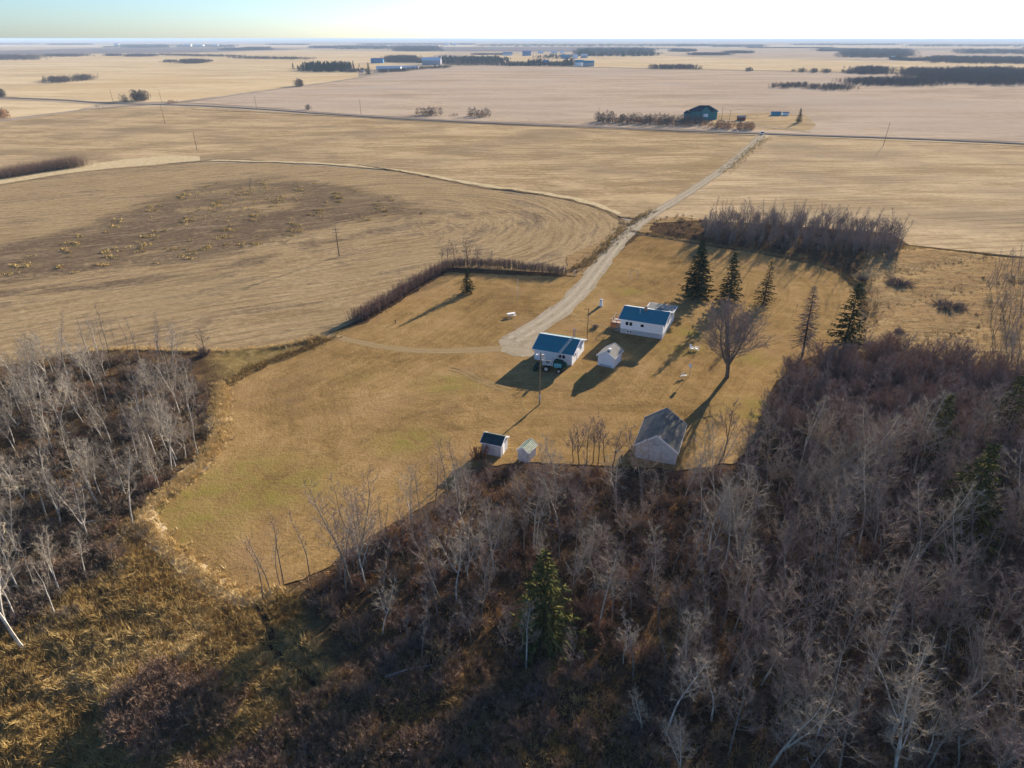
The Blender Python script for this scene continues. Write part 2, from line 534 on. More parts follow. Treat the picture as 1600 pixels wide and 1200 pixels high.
def sheet(name, poly, z, mat, step=None, attrs=None, zfn=None, edge=None, jit=0.0, seed=0, near=None):
    poly = np.array(poly, float)
    if edge:
        poly = resample(poly, edge, True)
        if jit:
            poly = poly + np.stack([wob(poly, .12, seed), wob(poly, .12, seed + 9)], 1) * jit
    if edge and edge <= 1.0: poly = poly + np.random.default_rng(seed + 3).normal(size=poly.shape) * .16
    verts = [Vector(p) for p in poly]
    n = len(verts)
    if step:
        lo, hi = poly.min(0), poly.max(0)
        gx, gy = np.meshgrid(np.arange(lo[0], hi[0], step), np.arange(lo[1], hi[1], step))
        g = np.stack([gx.ravel(), gy.ravel()], 1)
        g += rng.uniform(-.3, .3, g.shape) * step
        g = g[inside(g, poly)]
        g = g[segdist(g, poly, True) > step * .4]
        verts += [Vector(p) for p in g]
    edges = [(i, (i + 1) % n) for i in range(n)]
    vo, eo, fo = delaunay_2d_cdt(verts, edges, [], 1, 1e-4)[:3]
    V = np.array([(v.x, v.y) for v in vo])
    Z = np.full(len(V), z, float)
    if zfn is not None: Z = Z + zfn(V)
    me = bpy.data.meshes.new(name)
    me.from_pydata(np.column_stack([V, Z]).tolist(), [], [list(f) for f in fo])
    me.update()
    if len(me.polygons) and me.polygons[0].normal.z < 0: me.flip_normals()
    if zfn is not None: me.polygons.foreach_set('use_smooth', [True] * len(me.polygons))
    for k, fn in (attrs or {}).items():
        at_ = me.attributes.new(k, 'FLOAT', 'POINT')
        at_.data.foreach_set('value', fn(V).astype(np.float32))
    me.materials.append(mat)
    o = bpy.data.objects.new(name, me)
    COL.objects.link(o)
    o['kind'] = 'structure'
    return o

def ribbon(name, line, width, z, mat, jit=0.0, step=2.0, seed=0, hump=0.0, zf=None):
    """road or strip along a line; width may be a list"""
    line = resample(np.array(line, float), step)
    n = len(line)
    w = np.interp(np.linspace(0, 1, n), np.linspace(0, 1, len(width)), width) if hasattr(width, '__len__') else np.full(n, width)
    d = np.gradient(line, axis=0); d /= np.linalg.norm(d, axis=1)[:, None] + 1e-9
    nr = np.stack([-d[:, 1], d[:, 0]], 1)
    K = 9
    V = []; A = []
    ja = wob(line, .07, seed) * jit; jb = wob(line, .07, seed + 3) * jit
    for k in range(K):
        t = k / (K - 1) * 2 - 1
        off = t * w / 2 + (ja if k == 0 else jb if k == K - 1 else 0)
        P_ = line + nr * off[:, None] if hasattr(off, '__len__') else line + nr * off
        V.append(np.column_stack([P_, (z if zf is None else z + zf(P_)) + hump * (1 - t * t) * np.clip(np.minimum(np.arange(n), np.arange(n)[::-1]) / 4, 0, 1)])); A.append(np.full(n, t))
    V = np.concatenate(V); A = np.concatenate(A)
    F = [[k*n+i, (k+1)*n+i, (k+1)*n+i+1, k*n+i+1] for k in range(K-1) for i in range(n-1)]
    me = bpy.data.meshes.new(name)
    me.from_pydata(V.tolist(), [], F); me.update()
    if me.polygons[0].normal.z < 0: me.flip_normals()
    at_ = me.attributes.new('across', 'FLOAT', 'POINT'); at_.data.foreach_set('value', A.astype(np.float32))
    me.materials.append(mat)
    o = bpy.data.objects.new(name, me); COL.objects.link(o); o['kind'] = 'structure'
    return o

# ------------------------------------------------------------------ ground
R = 60000.0
rings = [0, 60, 250, 900, 3000, 9000, 25000, R]
gv = [(0, 0, -0.35)]; gf = []
for i, r_ in enumerate(rings[1:]):
    for k in range(48):
        an = 2 * PI * k / 48
        gv.append((r_ * math.cos(an), r_ * math.sin(an), -0.35))
for k in range(48): gf.append((0, 1 + k, 1 + (k + 1) % 48))
for i in range(len(rings) - 2):
    for k in range(48):
        a0 = 1 + i * 48
        gf.append((a0 + k, a0 + 48 + k, a0 + 48 + (k + 1) % 48, a0 + (k + 1) % 48))
me = bpy.data.meshes.new('ground'); me.from_pydata(gv, [], gf); me.materials.append(m_base)
g = bpy.data.objects.new('ground', me); COL.objects.link(g); g['kind'] = 'structure'

def fpoly(name, px, z, mat, **kw):
    return sheet(name, ats(px), z, mat, **kw)

# far fields, from the horizon inwards
fpoly('field', [(-900,70.5),(2500,70.5),(2500,75),(900,74),(-900,73)], -.30, m_tan2)
fpoly('field', [(-500,79),(0,79),(200,74),(375,74),(480,76.5),(300,82),(0,85),(-500,88)], -.26, m_plough)
fpoly('field', [(620,73.2),(980,73.2),(1075,75.5),(900,81),(690,80),(640,78)], -.25, m_plough)
fpoly('field', [(-900,89),(-100,88),(0,86.5),(300,84),(470,78),(700,81.5),(640,96),(560,112),(560,122),(400,142),(280,158),(160,160),(0,150),(-300,146),(-900,140)], -.22, m_tan)
fpoly('field', [(720,85),(1000,84),(1100,90),(1400,96),(2200,104),(2200,122),(1600,117),(1060,107),(760,101)], -.21, m_tan)
fpoly('field', [(1060,78),(1340,79),(1800,86),(2400,92),(2400,100),(1500,93),(1080,86)], -.20, m_mauve)
fpoly('field', [(-700,166),(-100,155),(0,155.5),(150,163),(120,172),(0,186),(-500,215),(-700,210)], -.18, m_tan, edge=30, jit=1)
fpoly('field', [(292,160),(400,144),(545,125),(640,107),(760,102),(1060,108.5),(1600,118.5),(2300,130),(2300,262),(1600,221),(1190,206.5),(940,197),(700,187),(530,177),(380,165)], -.16, m_mauve, edge=25, jit=1.5)
fpoly('farmyard_ground', [(1120,178),(1190,176),(1260,180),(1275,196),(1262,205),(1195,202),(1100,196),(1060,188)], -.14, m_mid, edge=8, jit=1)
# middle field between the road and the ditch
C_TOP = [(-600,225),(-300,208),(0,189),(130,171),(215,166),(300,167),(530,181),(700,191),(940,200),(1186,211)]
CURVE = [(-500,332),(-200,312),(0,284),(130,263),(200,256),(310,252),(420,252),(500,256),(620,266),(760,293),(870,306),(930,320),(968,338)]
fpoly('field', C_TOP + [(1130,262),(1060,307),(1000,342)] + CURVE[::-1], -.12, m_mid, edge=10, jit=.8)
fpoly('field', [(1203,211),(1600,226),(2300,268),(2300,470),(1800,430),(1600,407),(1420,385),(1380,372),(1100,352),(1005,350),(1060,312),(1128,268)], -.11, m_rightf, edge=8, jit=.6)

# left field
D = [(-500,334),(-200,314),(0,286),(130,265),(200,258),(310,254),(420,254),(500,258),(620,268),(760,295),(870,308),(930,322),(970,340),(980,352),(940,392),(900,428),(700,418),(640,455),(560,503),(500,530),(420,552),(330,556),(200,552),(130,560),(0,590),(-300,640),(-500,660)]
Dw = ats(D)
ax0, ax1 = np.array(at(-500,500)), np.array(at(650,352))
def ring(V):
    ab = ax1 - ax0; t = np.clip(((V - ax0) @ ab) / (ab @ ab), 0, 1)
    return np.linalg.norm((V - (ax0 + t[:, None] * ab)) * np.array([1, .9]), axis=1) + wob(V, .008, 4) * 2.0
def along(V):
    ab = (ax1 - ax0) / np.linalg.norm(ax1 - ax0)
    l = (V - ax0) @ ab; L = np.linalg.norm(ax1 - ax0)
    side = (V - ax0) @ np.array([-ab[1], ab[0]])
    ext = np.where(l > L, np.arctan2(side, l - L + 1e-6) * 40, 0)
    return np.minimum(l, L) * np.where(side > 0, 1, 1) + np.abs(ext - PI / 2 * 40) * (l > L)
dk1 = smooth(ats([(-300,440),(0,385),(150,345),(290,290),(420,278),(540,288),(650,318),(690,335),(560,345),(440,372),(330,405),(120,425),(-300,500)]), 2, True)
dk2 = ats([(-200,478),(40,455),(200,440),(330,432),(420,398)])
dk3 = ats([(470,385),(600,360),(720,338),(800,330),(850,340)])
gapp = smooth(ats([(290,300),(400,288),(480,300),(440,335),(330,350),(270,335)]), 2, True)
def dark(V):
    d = segdist(V, dk1, True); ins = inside(V, dk1)
    v = np.where(ins, np.clip(d / 13 + .35, 0, .95), np.clip(.35 - d / 14, 0, 1))
    v = np.maximum(v, np.clip(.75 - segdist(V, dk2) / 7, 0, 1))
    v = np.maximum(v, np.clip(.6 - segdist(V, dk3) / 9, 0, 1))
    v = v - np.where(inside(V, gapp), .35, 0)
    return np.clip(v + wob(V, .02, 3) * .18, 0, 1)
sheet('field', Dw, -.09, m_leftf, step=4.5, attrs=dict(ring=ring, along=along, dark=dark), edge=4, jit=.6)

# pale grass strip and ditches along the curve
fpoly('grass_strip', [(-200,312),(0,280),(60,268),(140,256),(200,248),(260,243),(312,244),(312,251),(240,257),(180,262),(100,271),(20,284),(-200,320)], -.06, m_strip, edge=3, jit=.5)
ribbon('ditch', smooth(ats([(-200,323),(20,286),(140,266),(240,260),(312,252),(340,247),(420,251),(500,256)]), 2), 1.4, -.05, m_ditch, .6)
ribbon('grass_strip', smooth(ats([(330,250),(500,254),(620,264),(760,291),(870,304),(930,318),(966,335)]), 2), 4.2, -.045, m_strip, 1.0)
ribbon('ditch', smooth(ats([(560,257),(620,266.5),(700,282),(760,295),(800,296),(870,308),(930,322),(968,339),(972,350)]), 2), 2.0, -.035, m_ditch, 1.2)

# homestead ground
LAWN = [(515,520),(470,545),(400,570),(352,605),(342,640),(340,690),(310,730),(262,765),(232,790),(228,815),(245,845),(290,878),(325,905),(350,925),(385,934),(430,918),(490,898),(560,850),(640,805),(700,765),(735,730),(830,722),(870,725),(985,728),(1060,735),(1150,722),(1175,690),(1192,640),(1210,600),(1240,570),(1300,545),(1335,515),(1351,490),(1344,455),(1318,432),(1280,415),(1180,395),(1100,384),(1045,374),(1000,368),(960,400),(925,425),(900,433),(800,430),(700,425),(640,462),(570,505)]
LAWNw = ats(LAWN)
DRIVE_W = ats([(1192,210),(1128,266),(1060,311),(998,349),(968,376),(940,412),(915,445)])
WOODS_N = [(-500,640),(-300,625),(0,575),(130,552),(200,547),(330,552),(430,545),(515,520),(560,500),(700,418),(900,428),(985,350),(1100,345),(1390,365),(1420,385),(1600,405),(2300,470)]
big = np.concatenate([ats(WOODS_N), np.array([[190, 120], [190, 5], [-130, 5], [-220, 90]])])
def mounds(V):
    dl = np.where(inside(V, LAWNw), 0, segdist(V, LAWNw, True))
    dl = np.minimum(dl, segdist(V, DRIVE_W) - 2.5)
    fade = np.clip((dl - 1.5) / 6, 0, 1)
    h = .30 * wob(V, .035, 1) + .22 * wob(V, .12, 2) + .45 + .12 * wob(V, .33, 6)
    big_ = np.clip(1 - segdist(V, np.array([[-34., 50.], [-18., 46.], [-46., 44.]])) / 22, 0, 1)
    h = h + big_ * (.55 * wob(V, .05, 12) + .25 * wob(V, .16, 13) + .2)
    return np.clip(h, 0, 2.4) * fade
marshw = [smooth(ats(p), 2, True) for p in ([(180,850),(240,820),(380,935),(470,920),(470,980),(560,1110),(420,1180),(-100,1250),(-100,1060),(60,1010),(190,930)],
          [(1350,395),(1430,385),(1620,405),(1900,440),(1800,560),(1600,600),(1430,585),(1330,560),(1300,540),(1350,500)], [(320,545),(520,520),(400,580),(345,600)])]
def marsh(V):
    v = np.zeros(len(V))
    for m_ in marshw:
        d = segdist(V, m_, True) * np.where(inside(V, m_), 1, -1)
        v = np.maximum(v, np.clip(.5 + d / 6, 0, 1))
    return v
sheet('woodland_floor', big, -.08, m_floor, step=1.7, attrs=dict(marsh=marsh), zfn=mounds)

def green(V):
    v = np.zeros(len(V))
    for x, y, r_ in ((300,800,8),(400,755,9),(330,770,6),(1085,520,5),(1060,545,4),(700,600,5),(270,850,2),(555,590,2.5),(1170,560,4),(1180,640,5),(900,590,2),(450,760,5),(640,690,5),(980,455,4)):
        c = np.array(at(x, y)); d = np.linalg.norm((V - c) * np.array([.7, 1]), axis=1)
        v = np.maximum(v, np.clip(1.25 - d / r_, 0, 1))
    return np.clip(v * (.8 + .5 * wob(V, .09, 8)), 0, 1)
def mow(V): return segdist(V, LAWNw, True)
sheet('lawn', LAWNw, .012, m_lawn, step=1.8, attrs=dict(green=green, mow=mow), edge=1.0, jit=.28)

MAR = [(1351,400),(1420,387),(1600,407),(1900,445),(1800,580),(1600,602),(1500,590),(1400,560),(1345,545),(1330,530),(1356,500),(1352,460),(1330,430)]
sheet('marsh', ats(MAR), .0, m_marsh, step=1.6, edge=2, jit=.7, zfn=lambda V: np.clip(.25 * wob(V, .06, 3) + .15 * wob(V, .3, 4) + .6, 0, 2) * np.clip(segdist(V, ats(MAR), True) / 3, 0, 1) + .5 * np.clip(segdist(V, ats(MAR), True) / 3, 0, 1))
fpoly('rough_grass', [(1005,345),(1060,338),(1120,345),(1110,382),(1050,374),(1003,367),(985,362)], .004, m_marsh, edge=2, jit=.6)
fpoly('rough_grass', [(885,400),(950,372),(985,348),(960,385),(930,412),(905,432),(885,430)], .006, m_marsh, edge=2, jit=.4)
fpoly('rough_grass', [(1180,395),(1260,400),(1345,432),(1400,400),(1420,388),(1350,378),(1200,380)], .005, m_marsh, edge=2, jit=.6)

# drive, cross roads, tracks
DRIVE = [(1192,210),(1165,235),(1128,266),(1095,288),(1060,311),(1025,331),(998,349),(968,376),(940,412),(915,445),(893,470),(865,493),(830,515),(800,532)]
ribbon('driveway', smooth(ats(DRIVE), 2), [5.0,5.0,4.6,4.6,4.8,5.2,6.0], .03, m_gravel, .5, hump=.05)
fpoly('parking_pad', [(778,538),(800,520),(840,512),(850,522),(836,540),(836,556),(800,556),(785,548)], .022, m_gravel, edge=.6, jit=1.2)
ribbon('track', smooth(ats([(800,545),(770,545),(720,549),(660,549),(600,542),(550,533),(515,524),(490,520)]), 2), [3.4,2.8,2.4,2.2], .02, m_track, .4)
for px in ([(0,152),(90,155),(170,161),(290,163.5),(400,169),(530,179),(700,189),(940,199),(1190,208.5),(1400,215),(1600,223.5),(2300,266)],
           ):
    ribbon('road', smooth(ats([(-600,140)] + px), 1), 8.0, -.04, m_road, .5, step=6, hump=.4)
ribbon('road', smooth(ats([(-600,226),(0,190),(60,181),(130,171),(200,165),(250,162)]), 1), 7.0, -.03, m_road, .5, step=6, hump=.3)
ribbon('road', smooth(ats([(250,162),(330,154),(400,143.5),(545,124.5),(640,106),(700,98),(760,90)]), 1), 8.0, -.02, m_road, .5, step=10, hump=.3)
ribbon('road', ats([(640,106),(760,101.5),(1060,108),(1600,118),(2300,130)]), 8.0, -.015, m_verge, .5, step=20, hump=.3)
ribbon('road', ats([(-600,60.95+40),(0,85.7),(300,82.8),(470,77)]), 10.0, -.018, m_verge, .5, step=40, hump=.2)
ribbon('ditch', smooth(ats([(300,170.5),(530,181.5),(700,191.5),(940,201.2),(1180,211.5)]), 1), 2.6, -.025, m_ditch, 1.2, step=6)
ribbon('ditch', smooth(ats([(1215,212.5),(1400,219.5),(1600,228),(2300,272)]), 1), 2.0, -.024, m_verge, 1.2, step=6)
ribbon('farm_lane', smooth(ats([(1268,206.5),(1230,202),(1190,198),(1155,191),(1120,186.5)]), 2), [3.5,4,6], -.012, m_gravel, .5, step=4)
ribbon('lawn_edge_furrow', smooth(ats([(985,362),(1003,367),(1050,374),(1100,382),(1180,393),(1280,413),(1320,430),(1345,456),(1351,490),(1345,510)]), 2), 1.5, .03, m_ditch, .5, hump=.0)
ribbon('animal_trail', smooth(ats([(398,945),(412,965),(422,985),(425,1010),(440,1035),(470,1060),(510,1085),(545,1105)]), 2), .6, .02, m_trail, .3, step=.7, zf=mounds)
ribbon('animal_trail', smooth(ats([(430,1018),(405,1005),(392,990)]), 2), .4, .02, m_trail, .2, step=.7, zf=mounds)
ribbon('ditch', smooth(ats([(1110,289),(1180,292),(1300,300),(1450,306),(1620,314)]), 2), .7, -.09, m_verge, .4, step=4)
for pp in ([(700,578),(722,583),(745,594),(770,606),(795,613)],[(704,574),(728,580),(752,591),(778,602),(800,608)]):
    ribbon('worn_path', smooth(ats(pp), 2), .45, .025, m_track, .25, step=1)
ribbon('straw_edge', smooth(ats([(345,598),(342,640),(339,690),(309,732),(260,768),(230,792),(225,816),(241,850),(286,884),(322,911),(349,931),(388,939),(430,925)]), 2), [1.0,1.0,1.1,1.4,2.0,2.3,2.1,1.6,.8], .04, m_straw, 1.5, step=.6, hump=.10)
for x0, y0, x1, y1 in ((905,500,960,515),(860,478,905,495)):
    ribbon('worn_path', smooth(ats([(x0,y0),((x0+x1)/2,(y0+y1)/2-1),(x1,y1)]), 2), .6, .02, m_verge, .3, step=1)

# ------------------------------------------------------------------ tree generators
def unit(v): return v / (np.linalg.norm(v, axis=-1, keepdims=True) + 1e-9)

def twigs(mb, base, dirs, length, width, r, m=0):
    """thin tapering twigs as slim triangles"""
    k = len(base)
    pr = unit(np.cross(dirs, unit(r.normal(size=(k, 3)))))
    w = (width * r.uniform(.7, 1.3, k))[:, None]
    L = (length * r.uniform(.6, 1.3, k))[:, None]
    mb.tris(np.stack([base - pr * w / 2, base + pr * w / 2, base + dirs * L], 1), m)

def branch(p0, d0, L, nseg, wig, up, r):
    pts = [np.array(p0, float)]; d = unit(np.array(d0, float))
    for _ in range(nseg):
        d = unit(d + r.normal(size=3) * wig + np.array([0, 0, up]))
        pts.append(pts[-1] + d * L / nseg)
    return np.array(pts)

def bare(seed, h, r0, start=.35, n1=22, spread=.9, up=.12, l1=.32, wig=.14, lean=.0, n2=5, tw=7, tw_w=.028, tw_l=.8, fork=0, fk=(3,6)):
    r = np.random.default_rng(seed)
    T, C = MB(), MB()
    stems = []
    az = r.uniform(0, 2 * PI)
    main = branch((0, 0, -.3), (lean * math.cos(az), lean * math.sin(az), 1), h + .3, 11, .055, .03, r)
    stems.append((main, r0))
    for k in range(fork):
        i = r.integers(*fk); a_ = r.uniform(0, 2 * PI)
        s_ = branch(main[i], (.55 * math.cos(a_), .55 * math.sin(a_), 1), h * (1 - i / 11) * .92, 8, .07, .06, r)
        stems.append((s_, r0 * .62))
    B, Dr = [], []
    for si, (s_, rr) in enumerate(stems):
        k = len(s_)
        T.tube(s_, rr * np.linspace(1, .10, k) ** .85, 6 if si == 0 else 5)
        nb = n1 if si == 0 else max(5, int(n1 * .6))
        for q in range(nb):
            t = (start if si == 0 else .15) + (1 - (start if si == 0 else .15)) * (q + r.uniform(0, 1)) / nb
            t = min(t, .985)
            fi = t * (k - 1); i = int(fi); p = s_[i] * (1 - fi + i) + s_[min(i + 1, k - 1)] * (fi - i)
            a_ = q * 2.4 + r.uniform(-.5, .5)
            el = r.uniform(.25, .9) * (.5 + .8 * t)
            L = h * l1 * (1.15 - t * .8) * r.uniform(.6, 1.2) * spread
            b_ = branch(p, (math.cos(a_), math.sin(a_), el), L, 4, wig, up, r)
            C.tube(b_, rr * (1.1 - t * .8) * .30 * np.linspace(1, .3, 5), 3)
            n2q = max(2, int(n2 * L / (h * l1) * 1.3))
            for j in range(n2q):
                u = .25 + .75 * (j + r.uniform(0, 1)) / n2q
                fj = min(u * 4, 3.98); jj = int(fj); pj = b_[jj] * (1 - fj + jj) + b_[jj + 1] * (fj - jj)
                dd = unit(b_[jj + 1] - b_[jj]) + r.normal(size=3) * .55 + np.array([0, 0, .25])
                L2 = L * r.uniform(.25, .5)
                c_ = branch(pj, dd, L2, 2, .15, .1, r)
                C.tube(c_, [.022, .016, .008], 3)
                tt = r.uniform(.1, 1, tw) * 2
                ii = np.minimum(tt.astype(int), 1)
                B.append(c_[ii] + (c_[ii + 1] - c_[ii]) * (tt - ii)[:, None])
                Dr.append(unit(unit(c_[2] - c_[0])[None, :] + r.normal(size=(tw, 3)) * .6 + np.array([0, 0, .2])))
    twigs(C, np.concatenate(B), np.concatenate(Dr), tw_l, tw_w, r)
    return T, C

def shrub(seed, h, rad, stems=22, tw=26, w=.03, tl=.6, tri=True):
    r = np.random.default_rng(seed)
    T, C = MB(), MB()
    B, Dr = [], []
    for _ in range(stems):
        a_ = r.uniform(0, 2 * PI); q = r.uniform(0, 1) ** .6
        p0 = (math.cos(a_) * rad * .25 * q, math.sin(a_) * rad * .25 * q, -.2)
        d0 = (math.cos(a_) * rad * q / h * 1.1, math.sin(a_) * rad * q / h * 1.1, 1)
        b_ = branch(p0, d0, h * r.uniform(.7, 1.05) * (1.1 - .25 * q), 4, .12, .02, r)
        T.tube(b_, np.linspace(.03, .008, 5) * (1 + h * .12), 3)
        tt = r.uniform(.8, 4, tw); ii = np.minimum(tt.astype(int), 3)
        B.append(b_[ii] + (b_[ii + 1] - b_[ii]) * (tt - ii)[:, None])
        Dr.append(unit(unit(b_[4] - b_[0])[None, :] + r.normal(size=(tw, 3)) * .6))
    twigs(C, np.concatenate(B), np.concatenate(Dr), tl, w, r)
    return T, C

def conifer(seed, h, rad, whorls=26, per=9, base=.06, needle=.42, dens=16, droop=.25, top_bare=0.0, gap=.1, taper=1.0, nw=.16):
    r = np.random.default_rng(seed)
    T, C = MB(), MB()
    s_ = branch((0, 0, -.3), (0, 0, 1), h + .3, 10, .015, .05, r)
    T.tube(s_, h * .017 * np.linspace(1, .08, 11), 7)
    B, Dr, LL = [], [], []
    for i in range(whorls):
        t = base + (1 - base) * i / whorls
        z = h * t
        ln = rad * (1 - t) ** taper * 1.05 + .15
        sp = 1.0
        if t > 1 - top_bare: sp = .35
        for k in range(per):
            if r.uniform() < gap: continue
            a_ = k * 2 * PI / per + i * 1.1 + r.uniform(-.35, .35)
            L = ln * r.uniform(.6, 1.15)
            p0 = np.array([0, 0, z]) + np.array([s_[min(10, int(t * 10))][0], s_[min(10, int(t * 10))][1], r.uniform(-.2, .2)])
            b_ = branch(p0, (math.cos(a_), math.sin(a_), .25 - droop * (1 - t) * 1.5), L, 3, .06, .0, r)
            b_[:, 2] += np.array([0, .0, .02, .07]) * L
            T.tube(b_, np.array([.035, .025, .018, .008]) * (.5 + L * .25), 3)
            n = max(3, int(dens * L / rad * sp) + 2)
            tt = r.uniform(.35 if dens > 6 else .1, 3, n) ; ii = np.minimum(tt.astype(int), 2)
            B.append(b_[ii] + (b_[ii + 1] - b_[ii]) * (tt - ii)[:, None] + r.normal(size=(n, 3)) * .05)
            out = unit(b_[3] - b_[0])
            side = np.array([-out[1], out[0], 0])
            sg = r.uniform(-1, 1, n)[:, None]
            Dr.append(unit(out[None, :] * .8 + side[None, :] * sg * 1.0 + np.array([0, 0, -.35]) + r.normal(size=(n, 3)) * .2))
            LL.append(np.full(n, needle * (.6 + .5 * L / rad)))
    B = np.concatenate(B); Dr = np.concatenate(Dr); LL = np.concatenate(LL)
    twigs(C, B, Dr, LL, nw, r)
    return T, C

class Tmpl:
    """template meshes shared by every copy of a tree"""
    def __init__(s, name, gen, mt, mc, tname='trunk'):
        T, C = gen
        s.tm = T.mesh(name + '_' + tname, mt); s.cm = C.mesh(name + '_crown', mc); s.tname = tname
        J = MB(); J.v = T.v + C.v
        J.f = T.f + [[i + T.n for i in f] for f in C.f]
        J.m = [0] * len(T.f) + [1] * len(C.f); J.n = T.n + C.n
        s.jm = J.mesh(name, [mt, mc])
        s.h = max(float(v[:, 2].max()) for v in C.v)

def plant(name, tp, loc, h, rz, label, cat, group=None, lean=(0, 0), wide=1.0, z=0.0):
    root = empty(name, (loc[0], loc[1], z), rz, label, cat, group)
    k = h / tp.h
    root.scale = (k * wide, k * wide, k)
    root.rotation_euler = (lean[0], lean[1], rz)
    for nm, me_ in ((tp.tname, tp.tm), ('crown', tp.cm)):
        o = bpy.data.objects.new(nm, me_); COL.objects.link(o); o.parent = root
    return root

ASP = [Tmpl('aspen', bare(10 + i, 12, .14, .42, 24, .85, .10, .30, .17, .12, 6, 11, .021, .75, fork=i % 3), b_pale, t_pale) for i in range(6)]
POP = [Tmpl('poplar', bare(30 + i, 12, .12, .30, 28, .85, .16, .30, .12, .06, 6, 10, .019, .8, fork=i % 2), b_grey, t_grey) for i in range(5)]
SLIM = [Tmpl('slim', bare(50 + i, 10, .10, .35, 16, .5, .22, .26, .08, .05, 4, 7, .022, .6), b_grey, t_slim) for i in range(4)]
THK = [Tmpl('thicket', bare(60 + i, 7, .08, .15, 16, .9, .22, .34, .10, .08, 5, 11, .030, .7, fork=2), b_dark, t_brown) for i in range(4)]
SHR = [Tmpl('brush', shrub(80 + i, 2.2, 1.5 + .3 * i, 22, 26, .035, .5), b_dark, t_brush, 'stems') for i in range(5)]
GSHR = [Tmpl('grove_brush', shrub(85 + i, 2.2, 1.5 + .3 * i, 20, 24, .03, .5), b_dark, t_grovebrush, 'stems') for i in range(3)]
BELT1, BELT2 = (Tmpl('belt_brush', bare(66 + i, 5.5, .06, .12, 14, .8, .25, .32, .10, .06, 5, 10, .024, .6, fork=2), b_grey, t_slim) for i in range(2))
WILLOW = [Tmpl('willow', shrub(90 + i, 2.6, 2.2, 80, 46, .035, .6), b_dark, t_brown, 'stems') for i in range(2)]
RUST = Tmpl('rust', shrub(95, 2.6, 1.8, 26, 40, .05, .5), b_dark, t_rust, 'stems')
BIG = Tmpl('maple', bare(101, 14, .40, .25, 22, 1.25, .14, .42, .13, .02, 9, 15, .026, .95, fork=6, fk=(1,4)), b_grey, t_slim)
ROUND = Tmpl('roundtree', bare(103, 10, .26, .18, 26, 1.4, .06, .42, .13, .05, 8, 12, .028, .8, fork=4, fk=(1,4)), b_grey, t_pale)
SMALLT = [Tmpl('small', bare(110 + i, 7, .09, .30, 14, 1.0, .2, .34, .12, .12, 4, 9, .024, .6, fork=1), b_dark, t_mauve) for i in range(3)]
SP1 = Tmpl('spruce_dense', conifer(200, 14, 4.2, 32, 12, .04, .75, 22, .3, nw=.26), b_dark, n_spruce)
SP2 = Tmpl('spruce_mid', conifer(201, 12, 3.2, 28, 10, .06, .65, 16, .3, gap=.2, nw=.24), b_dark, n_spruce)
SP3 = Tmpl('spruce_thin', conifer(202, 11, 2.9, 28, 10, .05, .6, 16, .35, top_bare=.45, gap=.2, nw=.12), b_dark, n_spruce)
SP4 = Tmpl('spruce_dead', conifer(203, 15, 3.6, 34, 10, .2, .6, 22, .6, gap=.15, nw=.065, taper=.75), b_dark, t_mauve)
SP5 = Tmpl('spruce_tall', conifer(204, 15, 4.1, 30, 9, .17, .75, 17, .42, gap=.25, nw=.24, taper=.85), b_dark, n_spruce)
SPO = [Tmpl('spruce_olive', conifer(205 + i, 13, 3.9, 28, 10, .04, .8, 20, .35, gap=.15, nw=.24), b_dark, n_olive) for i in range(2)]

# scatter through geometry nodes: only for what nobody could count
def scatter(name, pts, tmpls, label, cat, kind='stuff', meshes=None):
    """pts: rows x, y, z, rot, scale, width"""
    pts = np.asarray(pts, float)
    me_ = bpy.data.meshes.new(name); me_.from_pydata(pts[:, :3].tolist(), [], [])
    a1 = me_.attributes.new('rz', 'FLOAT_VECTOR', 'POINT')
    rv = np.zeros((len(pts), 3), np.float32); rv[:, 2] = pts[:, 3]
    a1.data.foreach_set('vector', rv.ravel())
    a2 = me_.attributes.new('sc', 'FLOAT_VECTOR', 'POINT')
    sv_ = np.stack([pts[:, 4] * pts[:, 5], pts[:, 4] * pts[:, 5], pts[:, 4]], 1).astype(np.float32)
    a2.data.foreach_set('vector', sv_.ravel())
    a3 = me_.attributes.new('pick', 'INT', 'POINT')
    ms = meshes or [t.jm for t in tmpls]
    a3.data.foreach_set('value', rng.integers(0, len(ms), len(pts)).astype(np.int32))
    o = bpy.data.objects.new(name, me_); COL.objects.link(o)
    c = bpy.data.collections.new(name + '_pieces')
    for m_ in ms:
        c.objects.link(bpy.data.objects.new(name + '_piece', m_))
    gt = bpy.data.node_groups.new(name + '_scatter', 'GeometryNodeTree')
    gt.interface.new_socket('Geometry', in_out='INPUT', socket_type='NodeSocketGeometry')
    gt.interface.new_socket('Geometry', in_out='OUTPUT', socket_type='NodeSocketGeometry')
    ni = gt.nodes.new('NodeGroupInput'); no = gt.nodes.new('NodeGroupOutput')
    ip = gt.nodes.new('GeometryNodeInstanceOnPoints')
    ci = gt.nodes.new('GeometryNodeCollectionInfo')
    ci.inputs['Collection'].default_value = c
    ci.inputs['Separate Children'].default_value = True
    ci.inputs['Reset Children'].default_value = True
    def na(nm, ty):
        q = gt.nodes.new('GeometryNodeInputNamedAttribute'); q.data_type = ty; q.inputs['Name'].default_value = nm
        return q.outputs['Attribute']
    L = gt.links.new
    L(ni.outputs[0], ip.inputs['Points']); L(ci.outputs[0], ip.inputs['Instance'])
    ip.inputs['Pick Instance'].default_value = True
    L(na('pick', 'INT'), ip.inputs['Instance Index'])
    L(na('rz', 'FLOAT_VECTOR'), ip.inputs['Rotation']); L(na('sc', 'FLOAT_VECTOR'), ip.inputs['Scale'])
    L(ip.outputs[0], no.inputs[0])
    md = o.modifiers.new('scatter', 'NODES'); md.node_group = gt
    return tag(o, label, cat, kind=kind)

